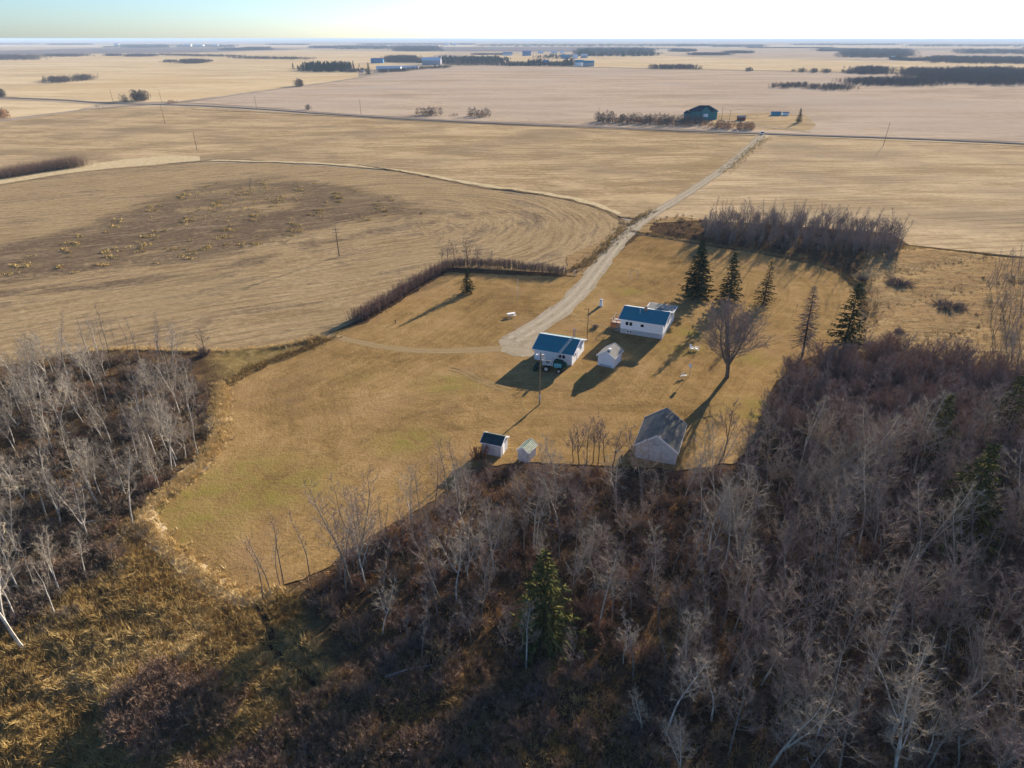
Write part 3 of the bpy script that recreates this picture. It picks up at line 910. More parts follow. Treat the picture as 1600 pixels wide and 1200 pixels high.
def rand_in(poly, n, mind=0.0, r=rng):
    poly = np.array(poly); lo, hi = poly.min(0), poly.max(0)
    out = []
    tries = 0
    got = np.zeros((0, 2))
    while len(got) < n and tries < 60:
        c = r.uniform(lo, hi, (n * 2, 2)); c = c[inside(c, poly)]
        if mind:
            for p in c:
                if len(got) >= n: break
                if len(got) == 0 or np.min(np.sum((got - p) ** 2, 1)) > mind * mind: got = np.vstack([got, p])
        else: got = np.vstack([got, c])
        tries += 1
    return got[:n]

def rows(P_, h, hv=.25, z=0.0, wide=1.0, wv=.15):
    n = len(P_)
    return np.column_stack([P_, np.full(n, z), rng.uniform(0, 2*PI, n), h * rng.uniform(1 - hv, 1 + hv, n), wide * rng.uniform(1 - wv, 1 + wv, n)])

# ------------------------------------------------------------------ buildings
def xf(corner, ang, x, y):
    return (corner[0] + x * math.cos(ang) - y * math.sin(ang), corner[1] + x * math.sin(ang) + y * math.cos(ang))

def window(root, x, z, w, h, side='front', W=0, D_=0, mats=None, name='window', panes=1):
    """frame with recessed dark panes on the front (y=0) or right (x=W) wall"""
    f = MB(); t = .11; dp = .05
    def bx(mb, a0, z0, a1, z1, p0, p1):
        if side == 'front': mb.box(a0, -p1, z0, a1, -p0, z1)
        else: mb.box(W + p0, a0, z0, W + p1, a1, z1)
    bx(f, x, z, x + w, z + t, .003, dp); bx(f, x, z + h - t, x + w, z + h, .003, dp)
    bx(f, x, z + t, x + t, z + h - t, .003, dp); bx(f, x + w - t, z + t, x + w, z + h - t, .003, dp)
    for k in range(1, panes):
        c = x + w * k / panes
        bx(f, c - t * .8, z + t, c + t * .8, z + h - t, .003, dp)
    fo = f.build(name, m_trim, root)
    for k in range(panes):
        p = MB(); a0 = x + w * k / panes + t; a1 = x + w * (k + 1) / panes - t
        bx(p, a0, z + t, a1, z + h - t, .004, .015)
        p.build('pane', m_glass, fo)
    return fo

def gabled(name, label, cat, corner, ang, W, Dp, wh, rh, axis, mwall, mroof, over=.35, thick=.14, group=None, found=0.0, trim=True):
    root = empty(name, corner, ang, label, cat, group)
    w = MB()
    z0 = -.2 if not found else found
    if axis == 'x':       # ridge runs along the front
        v = [(0,0,z0),(W,0,z0),(W,Dp,z0),(0,Dp,z0),(0,0,wh),(W,0,wh),(W,Dp,wh),(0,Dp,wh),(0,Dp/2,rh),(W,Dp/2,rh)]
        fc = [(0,1,5,4),(2,3,7,6),(1,2,6,9,5),(3,0,4,8,7)]
    else:                 # gable faces the front
        v = [(0,0,z0),(W,0,z0),(W,Dp,z0),(0,Dp,z0),(0,0,wh),(W,0,wh),(W,Dp,wh),(0,Dp,wh),(W/2,0,rh),(W/2,Dp,rh)]
        fc = [(0,1,5,8,4),(1,2,6,5),(2,3,7,9,6),(3,0,4,7)]
    w.add(v, fc); w.build('wall', mwall, root)
    if found:
        b = MB(); b.box(.05, .05, -.2, W - .05, Dp - .05, found - .003); b.build('foundation', m_found, root)
    span = (Dp if axis == 'x' else W); run = (W if axis == 'x' else Dp)
    sl = (rh - wh) / (span / 2)
    n = math.sqrt(1 + sl * sl)
    for sgn in (0, 1):
        r_ = MB()
        e0 = -over; ridge = span / 2
        pts = [(e0, wh - over * sl + .02), (ridge, rh + .02), (ridge, rh + .02 + thick * n), (e0, wh - over * sl + .02 + thick * n)]
        vv = []
        for q in (-over, run + over):
            for (s_, z_) in pts:
                s2 = s_ if sgn == 0 else span - s_
                vv.append((q, s2, z_) if axis == 'x' else (s2, q, z_))
        r_.add(vv, [(0,1,2,3),(7,6,5,4),(0,4,5,1),(1,5,6,2),(2,6,7,3),(3,7,4,0)])
        r_.build('roof', mroof, root)
    if trim:
        t = MB()
        for q in (-over - .03, run + over + .03):
            for sgn in (0, 1):
                a_ = -over if sgn == 0 else span + over; z_ = wh - over * sl + .02 + thick * .5
                pa = (q, a_, z_) if axis == 'x' else (a_, q, z_)
                pb = (q, span/2, rh + .02 + thick * .55) if axis == 'x' else (span/2, q, rh + .02 + thick * .55)
                t.beam(pa, pb, .05, .26)
        for sgn in (0, 1):
            a_ = -over - .03 if sgn == 0 else span + over + .03; z_ = wh - over * sl + .06
            t.beam((-over, a_, z_) if axis == 'x' else (a_, -over, z_), (run + over, a_, z_) if axis == 'x' else (a_, run + over, z_), .05, .16)
        t.build('fascia', m_trim, root)
    return root

# house
HA = math.radians(-24.0)
HC = (24.65, 144.5)
HW, HD = 9.7, 8.4
house = gabled('house', 'white bungalow with blue metal roof, brick chimney and raised red deck', 'house', HC, HA, HW, HD, 3.55, 4.95, 'x', m_white, m_blue, .45, found=1.15)
window(house, 1.05, 2.0, 1.75, 1.05, panes=2)
window(house, 4.5, 2.1, .95, .85, panes=1)
window(house, 1.5, .3, 1.3, .65, panes=2)
window(house, 1.2, 2.1, 1.2, 1.0, 'right', HW, panes=2)
window(house, 4.6, 1.9, 1.0, 1.2, 'right', HW)
ch = MB(); ch.box(4.4, 3.25, 4.3, 4.95, 3.85, 5.75); ch.box(4.35, 3.2, 5.75, 5.0, 3.9, 5.85); ch.build('chimney', m_brick, house)
vp = MB(); vp.cyl((3.7, 2.4, 4.9), (0,0,1), .09, .9, 8); vp.build('vent_pipe', m_steel, house)
rc = MB(); rc.box(-.4, HD/2-.1, 5.13, HW+.4, HD/2+.1, 5.17); rc.build('ridge_cap', m_trim, house)
# rear addition with hip roof
ad = MB(); ax_, ay0, ax1_, ay1 = 3.9, HD + .01, HW - .15, HD + 4.3
ad.box(ax_, ay0, -.2, ax1_, ay1, 3.3); ad.build('rear_wall', m_white, house)
hr = MB(); o_ = .4
e_ = [(ax_-o_, ay0-.9, 3.3), (ax1_+o_, ay0-.9, 3.3), (ax1_+o_, ay1+o_, 3.3), (ax_-o_, ay1+o_, 3.3)]
xm = (ax_ + ax1_) / 2 + .6
hr.add(e_ + [(xm, ay0-.9, 4.6), (xm, ay1-2.2, 4.6)] , [(0,1,2,3), (0,3,5,4), (1,4,5,2), (2,5,3), (0,4,1)])
hr.build('rear_hip_roof', m_grey, house)
fb = MB(); fb.beam((ax_-o_-.05, ay0-.9, 3.32), (ax_-o_-.05, ay1+o_, 3.32), .12, .3); fb.beam((ax_-o_, ay1+o_+.05, 3.32), (ax1_+o_, ay1+o_+.05, 3.32), .12, .3); fb.beam((ax1_+o_+.05, ay0-.4, 3.32), (ax1_+o_+.05, ay1+o_, 3.32), .12, .3)
fb.build('rear_fascia', m_trim, house)
# deck on the left end
dk = MB(); dk.box(-2.9, 2.2, 1.02, -.02, 6.4, 1.12)
dk.build('deck_frame', m_red, house)
for k in range(7):
    p = MB(); p.box(-2.85, 2.25 + k*.59, 1.123, -.06, 2.25 + k*.59 + .5, 1.16); p.build('plank', m_plank if k % 3 else m_red, house)
for (x, y) in ((-2.85, 2.25), (-2.85, 4.3), (-2.85, 6.3), (-.2, 2.25), (-.2, 6.3), (-1.5, 2.25)):
    p = MB(); p.box(x-.05, y-.05, -.2, x+.05, y+.05, 2.1); p.build('deck_post', m_red, house)
rl = MB()
rl.beam((-2.85, 2.25, 2.1), (-2.85, 6.3, 2.1), .07); rl.beam((-2.85, 2.25, 1.6), (-2.85, 6.3, 1.6), .05)
rl.beam((-2.85, 6.3, 2.1), (-.2, 6.3, 2.1), .07); rl.beam((-2.85, 6.3, 1.6), (-.2, 6.3, 1.6), .05)
rl.beam((-2.85, 2.25, 2.1), (-1.5, 2.25, 2.1), .07); rl.beam((-2.85, 2.25, 1.6), (-1.5, 2.25, 1.6), .05)
rl.build('railing', m_plank, house)
for k in range(5):
    p = MB(); p.box(-1.45, 2.15 - .32*(k+1), .95 - k*.21, -.15, 2.15 - .32*k, .99 - k*.21); p.build('step', m_plank, house)
sk = MB()
for k in range(10): sk.box(-2.88 + k*.28, 2.14, .05, -2.88 + k*.28 + .2, 2.17, 1.0)
sk.build('skirting', m_red, house)

# garage
GC = (4.7, 130.0); GA = math.radians(-22.5)
garage = gabled('garage', 'white garage with blue metal roof behind the green combine', 'garage', GC, GA, 8.2, 8.3, 2.55, 4.1, 'x', m_white, m_blue, .4)
window(garage, 5.2, 1.25, 1.6, .9, panes=2)
window(garage, 1.6, 1.2, .9, .9, 'right', 8.2)
window(garage, 5.6, 1.2, .9, .9, 'right', 8.2)
d_ = MB(); d_.box(8.203, 3.4, 0, 8.25, 4.4, 2.05); dr = d_.build('door', m_trim, garage)
h_ = MB(); h_.box(8.252, 3.5, .95, 8.29, 3.6, 1.02); h_.build('handle', m_steel, dr)
rc = MB(); rc.box(-.4, 4.05, 4.28, 8.6, 4.25, 4.32); rc.build('ridge_cap', m_trim, garage)

# small shed
shed = gabled('shed', 'small white shed with grey gable roof between garage and house', 'shed', (17.6, 127.2), math.radians(-29), 3.5, 4.3, 2.3, 3.45, 'y', m_white, m_grey, .25)
v_ = MB(); v_.cyl((2.15, .9, 3.5), (0,0,1), .24, .35, 12); v_.cyl((2.15, .9, 3.75), (0,0,1), .32, .12, 12); v_.build('roof_vent', m_trim, shed)
d_ = MB(); d_.box(.5, -.06, 0, 3.0, -.003, .5); d_.build('low_door', m_found, shed)
l_ = MB(); l_.cyl((1.75, -.1, 2.9), (0,1,0), .12, .15, 8); l_.build('lamp', m_trim, shed)

# old barn
barn = gabled('barn', 'old white board barn with weathered grey shingle roof beside the woods', 'barn', (19.7, 92.5), math.radians(-20.5), 6.4, 8.9, 2.45, 4.75, 'y', m_old, m_greyold, .3)
d_ = MB(); d_.box(2.75, -.05, 2.98, 3.55, -.003, 3.06); d_.build('loft_ledge', m_darkwood, barn)
d_ = MB(); d_.box(1.6, -.05, 0, 4.8, -.003, 2.1); dd = d_.build('door', m_old, barn)
for k in range(2):
    q = MB(); q.box(1.7 + k*1.6, -.09, .9, 3.0 + k*1.6, -.053, 1.02); q.build('brace', m_old, dd)
q = MB(); q.cyl((3.2, .1, 5.1), (0,0,1), .03, .5, 6); q.build('lightning_rod', m_darkwood, barn)

# two little sheds at the wood's edge
s1 = gabled('shed', 'small grey-white shed with dark green roof at the lawn edge', 'shed', (-4.85, 93.7), math.radians(-21), 3.3, 2.9, 2.15, 2.95, 'x', m_old, m_dkgreen, .2)
d_ = MB(); d_.box(1.5, -.05, .05, 2.2, -.003, 1.9); d_.build('door', m_old, s1)
d_ = MB(); d_.box(3.303, .6, .05, 3.35, 1.5, 1.9); d_.build('side_door', m_trim, s1)
s2 = gabled('shed', 'tiny white shed with slatted green and cream roof', 'shed', (.93, 91.7), math.radians(-29), 1.85, 2.7, 1.9, 2.6, 'y', m_whitev, m_mossroof, .15, .08)
for sgn in (0, 1):
    for k in range(8):
        t = MB(); y_ = -.1 + k * .38
        sl = (2.6 - 1.9) / .925
        if sgn == 0: t.beam((-.15, y_, 1.9 - .15*sl + .16), (.88, y_, 2.6 + .10), .09, .05)
        else: t.beam((2.0, y_, 1.9 - .15*sl + .16), (.97, y_, 2.6 + .10), .19, .05)
        t.build('batten', m_batten, s2)

# combine parked in front of the garage, its long auger reaching over the roof
cb = empty('combine', (7.0, 124.4, 0), math.radians(-16), 'old green combine with cream railings and a long auger over the garage roof', 'combine')
b = MB(); b.box(1.3, -.15, .9, 3.1, 1.5, 2.1); b.add([(1.3,-.15,2.1),(3.1,-.15,2.1),(3.1,1.5,2.1),(1.3,1.5,2.1),(1.6,.1,2.4),(2.7,.1,2.3),(2.7,1.3,2.3),(1.6,1.3,2.4)], [(0,1,5,4),(1,2,6,5),(2,3,7,6),(3,0,4,7),(4,5,6,7)]); b.build('body', m_green, cb)
b = MB(); b.box(1.5, -.20, 1.1, 3.0, -.153, 2.0); b.build('side_panel', m_teal, cb)
b = MB(); b.add([(3.1,-.1,1.1),(3.9,0,1.3),(3.9,1.3,1.3),(3.1,1.4,1.1),(3.1,-.1,1.95),(3.9,0,1.7),(3.9,1.3,1.7),(3.1,1.4,1.95)], [(0,3,2,1),(4,5,6,7),(0,1,5,4),(1,2,6,5),(2,3,7,6),(3,0,4,7)]); b.build('straw_hood', m_green, cb)
b = MB(); b.box(-.9, -.2, 1.35, 1.28, 1.6, 1.45); b.build('platform', m_cream, cb)
b = MB()
for x in (-.85, -.3, .25, .75, 1.2):
    for y in (-.15, 1.55): b.beam((x, y, 1.45), (x, y, 2.4), .06)
for z in (1.75, 2.08, 2.4):
    for y in (-.15, 1.55): b.beam((-.85, y, z), (1.2, y, z), .06)
    b.beam((-.85, -.15, z), (-.85, 1.55, z), .06)
b.build('railing', m_cream, cb)
b = MB(); b.box(-.3, .5, 1.45, .3, 1.0, 1.95); b.build('seat', m_rubber, cb)
b = MB(); b.beam((-.9, -.3, .7), (-2.3, -.3, .35), .35, .5); b.box(-2.6, -1.0, .1, -2.1, 2.2, .7); b.build('feeder_house', m_green, cb)
for (x, y, r_) in ((0,-.45,.72),(0,1.85,.72),(2.6,-.35,.5),(2.6,1.7,.5)):
    w = MB(); w.cyl((x, y, r_ - .02), (0,1,0), r_, .38, 20); wo = w.build('wheel', m_rubber, cb)
    w = MB(); w.cyl((x, y - .02 if y < 0 else y + .02, r_ - .02), (0,1,0), r_ * .5, .42, 16); w.build('hub', m_hub, wo)
# auger
inv = Matrix.Translation((7.0, 124.4, 0)) @ Matrix.Rotation(math.radians(-16), 4, 'Z')
inv = inv.inverted()
pa = inv @ Vector((9.2, 125.6, 2.7)); pb = inv @ Vector((*at(895, 528, 4.6), 4.6))
b = MB(); b.tube([pa, pb], [.17, .15], 10, cap=True); b.build('auger_tube', m_steel, cb)
b = MB()
for off in (-.22, .22):
    b.beam(pa + Vector((off, 0, .28)), pb + Vector((off, 0, .28)), .06)
for k in range(13):
    p = pa.lerp(pb, k / 12); b.beam(p + Vector((-.22, 0, .28)), p + Vector((.22, 0, .28)), .05)
    b.beam(p + Vector((-.22, 0, .28)), p, .04)
b.build('auger_truss', m_cream, cb)

# poles
def pole(x, y, h, label, arms=1, r_=.14, mat=None, group='power poles across the fields', lean=0.0):
    o = empty('utility_pole', at(x, y), rnd.uniform(-.3, .3), label, 'utility pole', group)
    o.rotation_euler[1] = lean
    b = MB(); b.tube([(0,0,-.5), (0,0,h)], [r_, r_ * .62], 8, cap=True); b.build('post', mat or m_darkwood, o)
    for k in range(arms):
        b = MB(); b.box(-1.1, -r_-.06, h - .5 - k * .9, 1.1, -r_+.03, h - .38 - k * .9); b.build('crossarm', mat or m_darkwood, o)
        for s_ in (-.95, 0, .95):
            b = MB(); b.cyl((s_, -r_, h - .3 - k * .9), (0,0,1), .06, .16, 6); b.build('insulator', m_trim, o)
    return o
yp = pole(843, 632, 10.5, 'tall wooden yard pole with lamp, transformer and meter box', 0, .15, m_wood, None)
b = MB(); b.cyl((.42, 0, 9.7), (0,0,1), .24, .75, 12); b.build('transformer', m_steel, yp)
b = MB(); b.beam((0,0,10.2), (-.5,-.3,10.25), .06); b.cyl((-.6,-.36,10.1), (0,0,1), .2, .3, 10); b.build('lamp', m_trim, yp)
b = MB(); b.box(.0,-.3,9.9,.9,-.22,10.0); b.build('crossarm', m_wood, yp)
b = MB(); b.box(-.2,-.30,1.2,.2,-.16,2.1); b.cyl((0,-.2,1.0),(0,0,1),.05,1.6,6); b.build('meter_box', m_steel, yp)
yp['label'] = 'tall wooden yard pole with lamp, transformer and meter box'
p2 = pole(917, 532, 7.6, 'slim dark pole standing between garage and house', 0, .10, None, None)
b = MB(); b.box(-.9,-.06,7.3,.1,.02,7.38); b.build('crossarm', m_darkwood, p2)
for (x, y, h, la, ar, ln) in (
    (530,400,8.8,'dark power pole with crossarms alone in the left field',2,-.02),
    (308,235,10.5,'leaning power pole beyond the pale grass strip',0,-.03),
    (258,193,13.5,'power pole below the field road at left',0,-.05),
    (401,170,11.5,'power pole at the corner of the mauve field',0,-.02),
    (177,160,13.0,'power pole beside the road fork at far left',0,-.04),
    (253,161,13.0,'power pole by the round roadside tree',0,-.04),
    (564,178,12.0,'slim power pole by the cross road, left of the bushes',0,.0),
    (935,190,11.0,'power pole at left end of the roadside brush',0,.0),
    (1127,190,11.0,'left of two close poles right of the teal house',0,.0),
    (1138,197,11.5,'right of two close poles right of the teal house',0,.03),
    (1380,228,14.0,'tall leaning power pole on the road verge at right',0,.06)):
    pole(x, y, h, la, ar, .16, None, 'power poles across the fields', ln)

# small things in the yard
o = empty('lighthouse_ornament', at(939, 478), .2, 'white wooden lighthouse ornament on the lawn by the drive', 'ornament')
b = MB(); b.cyl((0,0,.65), (0,0,1), .55, 1.35, 8, r2=.34); b.build('tower', m_trim, o)
b = MB(); b.cyl((0,0,1.46), (0,0,1), .28, .24, 8); b.build('lantern', m_rubber, o)
b = MB(); b.cyl((0,0,1.66), (0,0,1), .42, .16, 8); b.cyl((0,0,1.82), (0,0,1), .3, .18, 8, r2=.02); b.build('cap', m_trim, o)

o = empty('picnic_table', at(799, 494), math.radians(25), 'white picnic table on the lawn left of the drive', 'picnic table')
b = MB(); b.box(-.95,-.42,.72,.95,.42,.78); b.build('table_top', m_trim, o)
for s_ in (-1, 1):
    b = MB(); b.box(-.95, s_*.75-.14, .42, .95, s_*.75+.14, .47); b.build('bench', m_trim, o)
    b = MB(); b.beam((s_*.7,-.8,.40),(s_*.7,.8,.40), .07, .1); b.beam((s_*.7,-.65,0),(s_*.7,-.25,.72), .07); b.beam((s_*.7,.65,0),(s_*.7,.25,.72), .07); b.build('leg_frame', m_trim, o)

def lawn_chair(px, rz, label):
    o = empty('lawn_chair', at(*px), rz, label, 'chair', 'white lawn chairs by the big bare tree')
    b = MB(); b.add([(-.3,-.3,.4),(.3,-.3,.4),(.3,.3,.32),(-.3,.3,.32),(-.3,-.3,.45),(.3,-.3,.45),(.3,.3,.37),(-.3,.3,.37)], [(0,3,2,1),(4,5,6,7),(0,1,5,4),(1,2,6,5),(2,3,7,6),(3,0,4,7)]); b.build('seat', m_trim, o)
    for k in range(5):
        b = MB(); x = -.28 + k*.115; b.beam((x+.05,.3,.33),(x+.05,.62,1.15), .1, .03); b.build('slat', m_trim, o)
    for s_ in (-1, 1):
        b = MB(); b.box(s_*.36-.06,-.38,.62,s_*.36+.06,.4,.66); b.build('armrest', m_trim, o)
        b = MB(); b.beam((s_*.33,-.3,0),(s_*.33,-.3,.62), .07); b.build('leg', m_trim, o)
        b = MB(); b.beam((s_*.33,.55,0),(s_*.33,-.1,.42), .07); b.build('leg', m_trim, o)
lawn_chair((1081, 547), .5, 'white slatted lawn chair, left of a pair on the lawn')
lawn_chair((1088, 547), -1.9, 'white slatted lawn chair nearest the big bare tree')

o = empty('birdhouse', at(1077, 588), .3, 'white birdhouse on a thin post beside the grey bench', 'birdhouse')
b = MB(); b.beam((0,0,-.2),(0,0,2.0), .07); b.build('post', m_steel, o)
b = MB(); b.box(-.2,-.2,2.0,.2,.2,2.4); b.add([(-.28,-.28,2.4),(.28,-.28,2.4),(.28,.28,2.4),(-.28,.28,2.4),(0,-.28,2.65),(0,.28,2.65)], [(0,1,4),(2,3,5),(0,4,5,3),(1,2,5,4)]); b.build('box', m_trim, o)
o = empty('garden_bench', at(1068, 590), .5, 'low grey slatted garden bench below the birdhouse', 'bench')
for k in range(4):
    b = MB(); b.box(-.75, -.25+k*.14, .42, .75, -.15+k*.14, .46); b.build('slat', m_steel, o)
for k in range(2):
    b = MB(); b.box(-.75, .32, .62+k*.16, .75, .35, .72+k*.16); b.build('slat', m_steel, o)
for s_ in (-.65, .65):
    b = MB(); b.beam((s_,-.2,0),(s_,-.2,.42), .06, m=0); b.beam((s_,.3,0),(s_,.33,.9), .06); b.build('leg', m_rubber, o)

o = empty('flag_pole', at(809, 468), 0, 'thin white flag pole on the lawn above the picnic table', 'flagpole')
b = MB(); b.tube([(0,0,-.2),(0,0,5.3)], [.05,.035], 6, cap=True); b.build('shaft', m_trim, o)
b = MB(); b.cyl((0,0,5.35),(0,0,1),.08,.12,8); b.build('finial', m_trim, o)
o = empty('gate_post', at(898, 433), 0, 'pale wooden gate post at the hedge end by the drive', 'post')
b = MB(); b.beam((0,0,-.2),(0,0,1.9), .16); b.build('shaft', m_plank, o)
b = MB(); b.box(-.11,-.11,1.9,.11,.11,1.96); b.build('cap', m_trim, o)
o = empty('swing_frame', at(990, 434), math.radians(8), 'thin grey swing frame standing on the upper lawn', 'swing frame')
for s_ in (-1.1, 1.1):
    b = MB(); b.tube([(s_,-.6,0),(s_,0,2.1),(s_,.6,0)], [.035,.035,.035], 5); b.build('leg', m_steel, o)
b = MB(); b.tube([(-1.1,0,2.1),(1.1,0,2.1)], [.035,.035], 5, cap=True); b.build('top_bar', m_steel, o)
o = empty('chimney_stump', at(897, 528), 0, 'short brown brick stack just behind the garage', 'chimney')
b = MB(); b.box(-.28,-.28,0,.28,.28,2.1); b.build('stack', m_brick, o)
b = MB(); b.box(-.34,-.34,2.1,.34,.34,2.2); b.build('cap', m_brick, o)
o = empty('hand_pump', at(618, 505), .4, 'small dark hand pump on the lawn left of the spruce shadow', 'pump')
b = MB(); b.cyl((0,0,.4),(0,0,1),.1,.9,8); b.build('body', m_darkwood, o)
b = MB(); b.beam((0,0,.85),(.45,0,.6), .05); b.beam((0,0,.7),(-.3,0,.62), .07); b.build('handle', m_darkwood, o)

# white pickup on the road junction
def vehicle(name, px, rz, label, cat, body, L=5.2, W_=2.0, bed=True):
    o = empty(name, at(*px), rz, label, cat)
    b = MB()
    b.add([(-L/2,-W_/2,.45),(L/2,-W_/2,.45),(L/2,W_/2,.45),(-L/2,W_/2,.45),(-L/2,-W_/2,1.1),(L/2,-W_/2,1.0),(L/2,W_/2,1.0),(-L/2,W_/2,1.1)], [(0,3,2,1),(4,5,6,7),(0,1,5,4),(1,2,6,5),(2,3,7,6),(3,0,4,7)])
    b.build('body', body, o)
    x0, x1 = (-.9, 1.2) if bed else (-L/2 + .2, 1.2)
    b = MB(); b.add([(x0,-W_/2+.05,1.09),(x1,-W_/2+.05,1.02),(x1,W_/2-.05,1.02),(x0,W_/2-.05,1.09),(x0+.2,-W_/2+.2,1.8),(x1-.7,-W_/2+.2,1.8),(x1-.7,W_/2-.2,1.8),(x0+.2,W_/2-.2,1.8)], [(0,1,5,4),(1,2,6,5),(2,3,7,6),(3,0,4,7)]); b.build('window', m_glass, o)
    b = MB(); b.box(x0+.2,-W_/2+.2,1.8,x1-.7,W_/2-.2,1.86); b.build('cab_roof', body, o)
    for x in (-L/2+.9, L/2-.9):
        for s_ in (-1, 1):
            b = MB(); b.cyl((x, s_*(W_/2-.1), .38),(0,1,0),.38,.24,14); b.build('wheel', m_rubber, o)
    return o
vehicle('pickup_truck', (1191,210), math.radians(58), 'white pickup truck at the top of the gravel drive', 'pickup truck', m_carw, 5.6, 2.1)
vehicle('parked_van', (1073,179), math.radians(10), 'white van parked left of the teal farmhouse', 'van', m_carw, 6.0, 2.2, False)

# teal farmhouse beyond the road
FH = at(1101, 187)
fh = empty('farmhouse', (FH[0] - 11, FH[1], 0), 0, 'large teal farmhouse with navy roof beyond the cross road', 'house')
b = MB()
pl = [(3,0),(19,0),(22,4),(22,11),(0,11),(0,4)]
b.add([(x,y,-.2) for x,y in pl] + [(x,y,6.4) for x,y in pl], [(i,(i+1)%6,6+(i+1)%6,6+i) for i in range(6)]); b.build('wall', m_tealwall, fh)
b = MB(); c = 1.0
pr = [(x + (c if x > 11 else -c) , y + (c if y > 5 else -c)) for x, y in pl]
b.add([(x,y,6.3) for x,y in pr] + [(7,6,10.6),(15,6,10.6)], [(0,1,7,6),(1,2,7),(2,3,7),(3,4,6,7),(4,5,6),(5,0,6),(5,4,3,2,1,0)]); b.build('roof', m_navyroof, fh)
b = MB(); b.add([(7,-1.2,0),(15,-1.2,0),(15,.5,0),(7,.5,0),(7,-1.2,6.8),(15,-1.2,6.8),(15,5,6.8),(7,5,6.8),(11,-1.2,10.2),(11,5.5,10.2)], [(0,1,5,8,4),(1,2,6,5),(3,0,4,7)]); b.build('front_gable', m_tealwall, fh)
b = MB(); b.add([(6.4,-1.8,6.5),(11,-1.8,10.6),(11,5.5,10.6),(6.4,5,6.5),(15.6,-1.8,6.5),(15.6,5,6.5)], [(0,1,2,3),(1,4,5,2)]); b.build('gable_roof', m_navyroof, fh)
b = MB(); b.box(9,-1.26,2.2,13,-1.203,4.6); b.build('door', m_farwhite, fh)
b = MB(); b.beam((22.4,-.3,6.2),(22.9,4,6.3),.5,.5); b.beam((22.9,4,6.3),(22.9,11.8,6.3),.5,.5); b.build('eave_trim', m_farwhite, fh)
b = MB(); b.box(-4.5,3,-.2,-.02,9,4.4); b.build('side_wing', m_tealwall, fh)
b = MB(); b.add([(-5,2.5,4.4),(0,2.5,4.4),(0,9.5,4.4),(-5,9.5,4.4),(-2.4,2.5,6.6),(-2.4,9.5,6.6)], [(0,1,4),(2,3,5),(0,4,5,3),(1,2,5,4)]); b.build('side_wing_roof', m_navyroof, fh)

def barnlet(name, px, w, d, h, label, cat, mw, mr, rz=0.0, group=None):
    X, Y = at(*px)
    return gabled(name, label, cat, (X - w/2 * math.cos(rz), Y - w/2*math.sin(rz)), rz, w, d, h, h + d * .22, 'x', mw, mr, .3, .15, group, trim=False)
barnlet('farm_shed', (1159,188), 6, 4, 2.4, 'small brown shed right of the teal farmhouse', 'shed', m_red, m_plank)
barnlet('shipping_container', (1213,180), 8, 2.6, 2.2, 'blue storage shed at the back of the farmyard', 'shed', m_farteal, m_farblue)
barnlet('farm_trailer', (1228,180), 5, 2.6, 1.9, 'white trailer beside the blue storage shed', 'trailer', m_farwhite, m_fargrey)

# far farmsteads
def far(name, px, wpx, hpx, label, mw, mr, dr_=.8, cat='building', rz=0.0):
    X, Y = at(*px); dist = Y
    w = wpx * math.hypot(X, Y) / FOC; h = hpx * math.hypot(X, Y) / FOC
    return gabled(name, label, cat, (X - w/2, Y), rz, w, w * dr_, h * .62, h, 'x', mw, mr, .4, .3, trim=False)
far('hangar', (674,101), 26, 9, 'large grey hangar with white end by the far trees', m_fargrey, m_farwhite, .7, 'hangar')
far('barn', (589,98.5), 17, 6, 'blue-roofed barn at the far farmstead', m_farblue, m_farblue, .5, 'barn')
far('long_shed', (607,109), 34, 4.5, 'long low white shed along the far roadside', m_farwhite, m_farwhite, .3, 'shed')
far('long_shed', (640,107.6), 24, 3.5, 'shorter white shed at the right end of the long one', m_farwhite, m_farwhite, .3, 'shed')
far('farmhouse', (823,87), 12, 6, 'blue-roofed farmhouse beyond the long hedge', m_farblue, m_farblue, .7, 'house')
far('quonset', (905,103), 12, 7.5, 'pale blue quonset at the right end of the hedge', m_farwhite, m_farteal, .7, 'quonset hut')
far('farmhouse', (920,103.5), 15, 7, 'teal-roofed house right of the pale quonset', m_fargrey, m_farteal, .6, 'house')
far('farmhouse', (853,101), 9, 6, 'blue house among the trees of the long hedge', m_farblue, m_farblue, .7, 'house')
far('barn', (884,91.5), 12, 5, 'blue barn in the middle far yard', m_farblue, m_farteal, .6, 'barn')
far('barn', (899,91.5), 7, 5, 'small white barn in the middle far yard', m_farwhite, m_farwhite, .6, 'barn')
far('barn', (913,90.5), 9, 5, 'brown shed with pale end beside the far yard', m_fargrey, m_farwhite, .6, 'barn')
for i, (x, y, w) in enumerate(((845,83,8),(866,83,9),(878,83,5))):
    far('long_shed', (x, y), w, 2.6, ('left','middle','right')[i] + ' of three low white sheds on the skyline yard', m_farwhite, m_farwhite, .4, 'shed')
far('barn', (793,86.5), 14, 4, 'pale blue barn left of the blue-roofed farmhouse', m_farwhite, m_farblue, .5, 'barn')
for i, (x, y, w, t) in enumerate(((182,71.5,6,'white far barn left of the dark skyline wood'),(292,72.5,10,'left white shed in the skyline village'),(310,72.8,12,'wide white shed in the skyline village'),(335,72.5,9,'pale shed at the right of the skyline village'),(698,71,7,'white house above the far ploughed strip'),(711,71.3,6,'small white house right of the other on the strip'),(475,107,5,'white shed at the left end of the spruce grove'),(567,113,3,'small white hut by the lone conifer'),(1397,91,5,'small white hut beside the far right wood'))):
    far('far_shed', (x, y), w, 2.5, t, m_farwhite, m_farwhite, .5, 'shed')
o = vehicle('tractor', (601,113), 0, 'small dark tractor by the far roadside hedge', 'tractor', m_rubber, 8, 4)

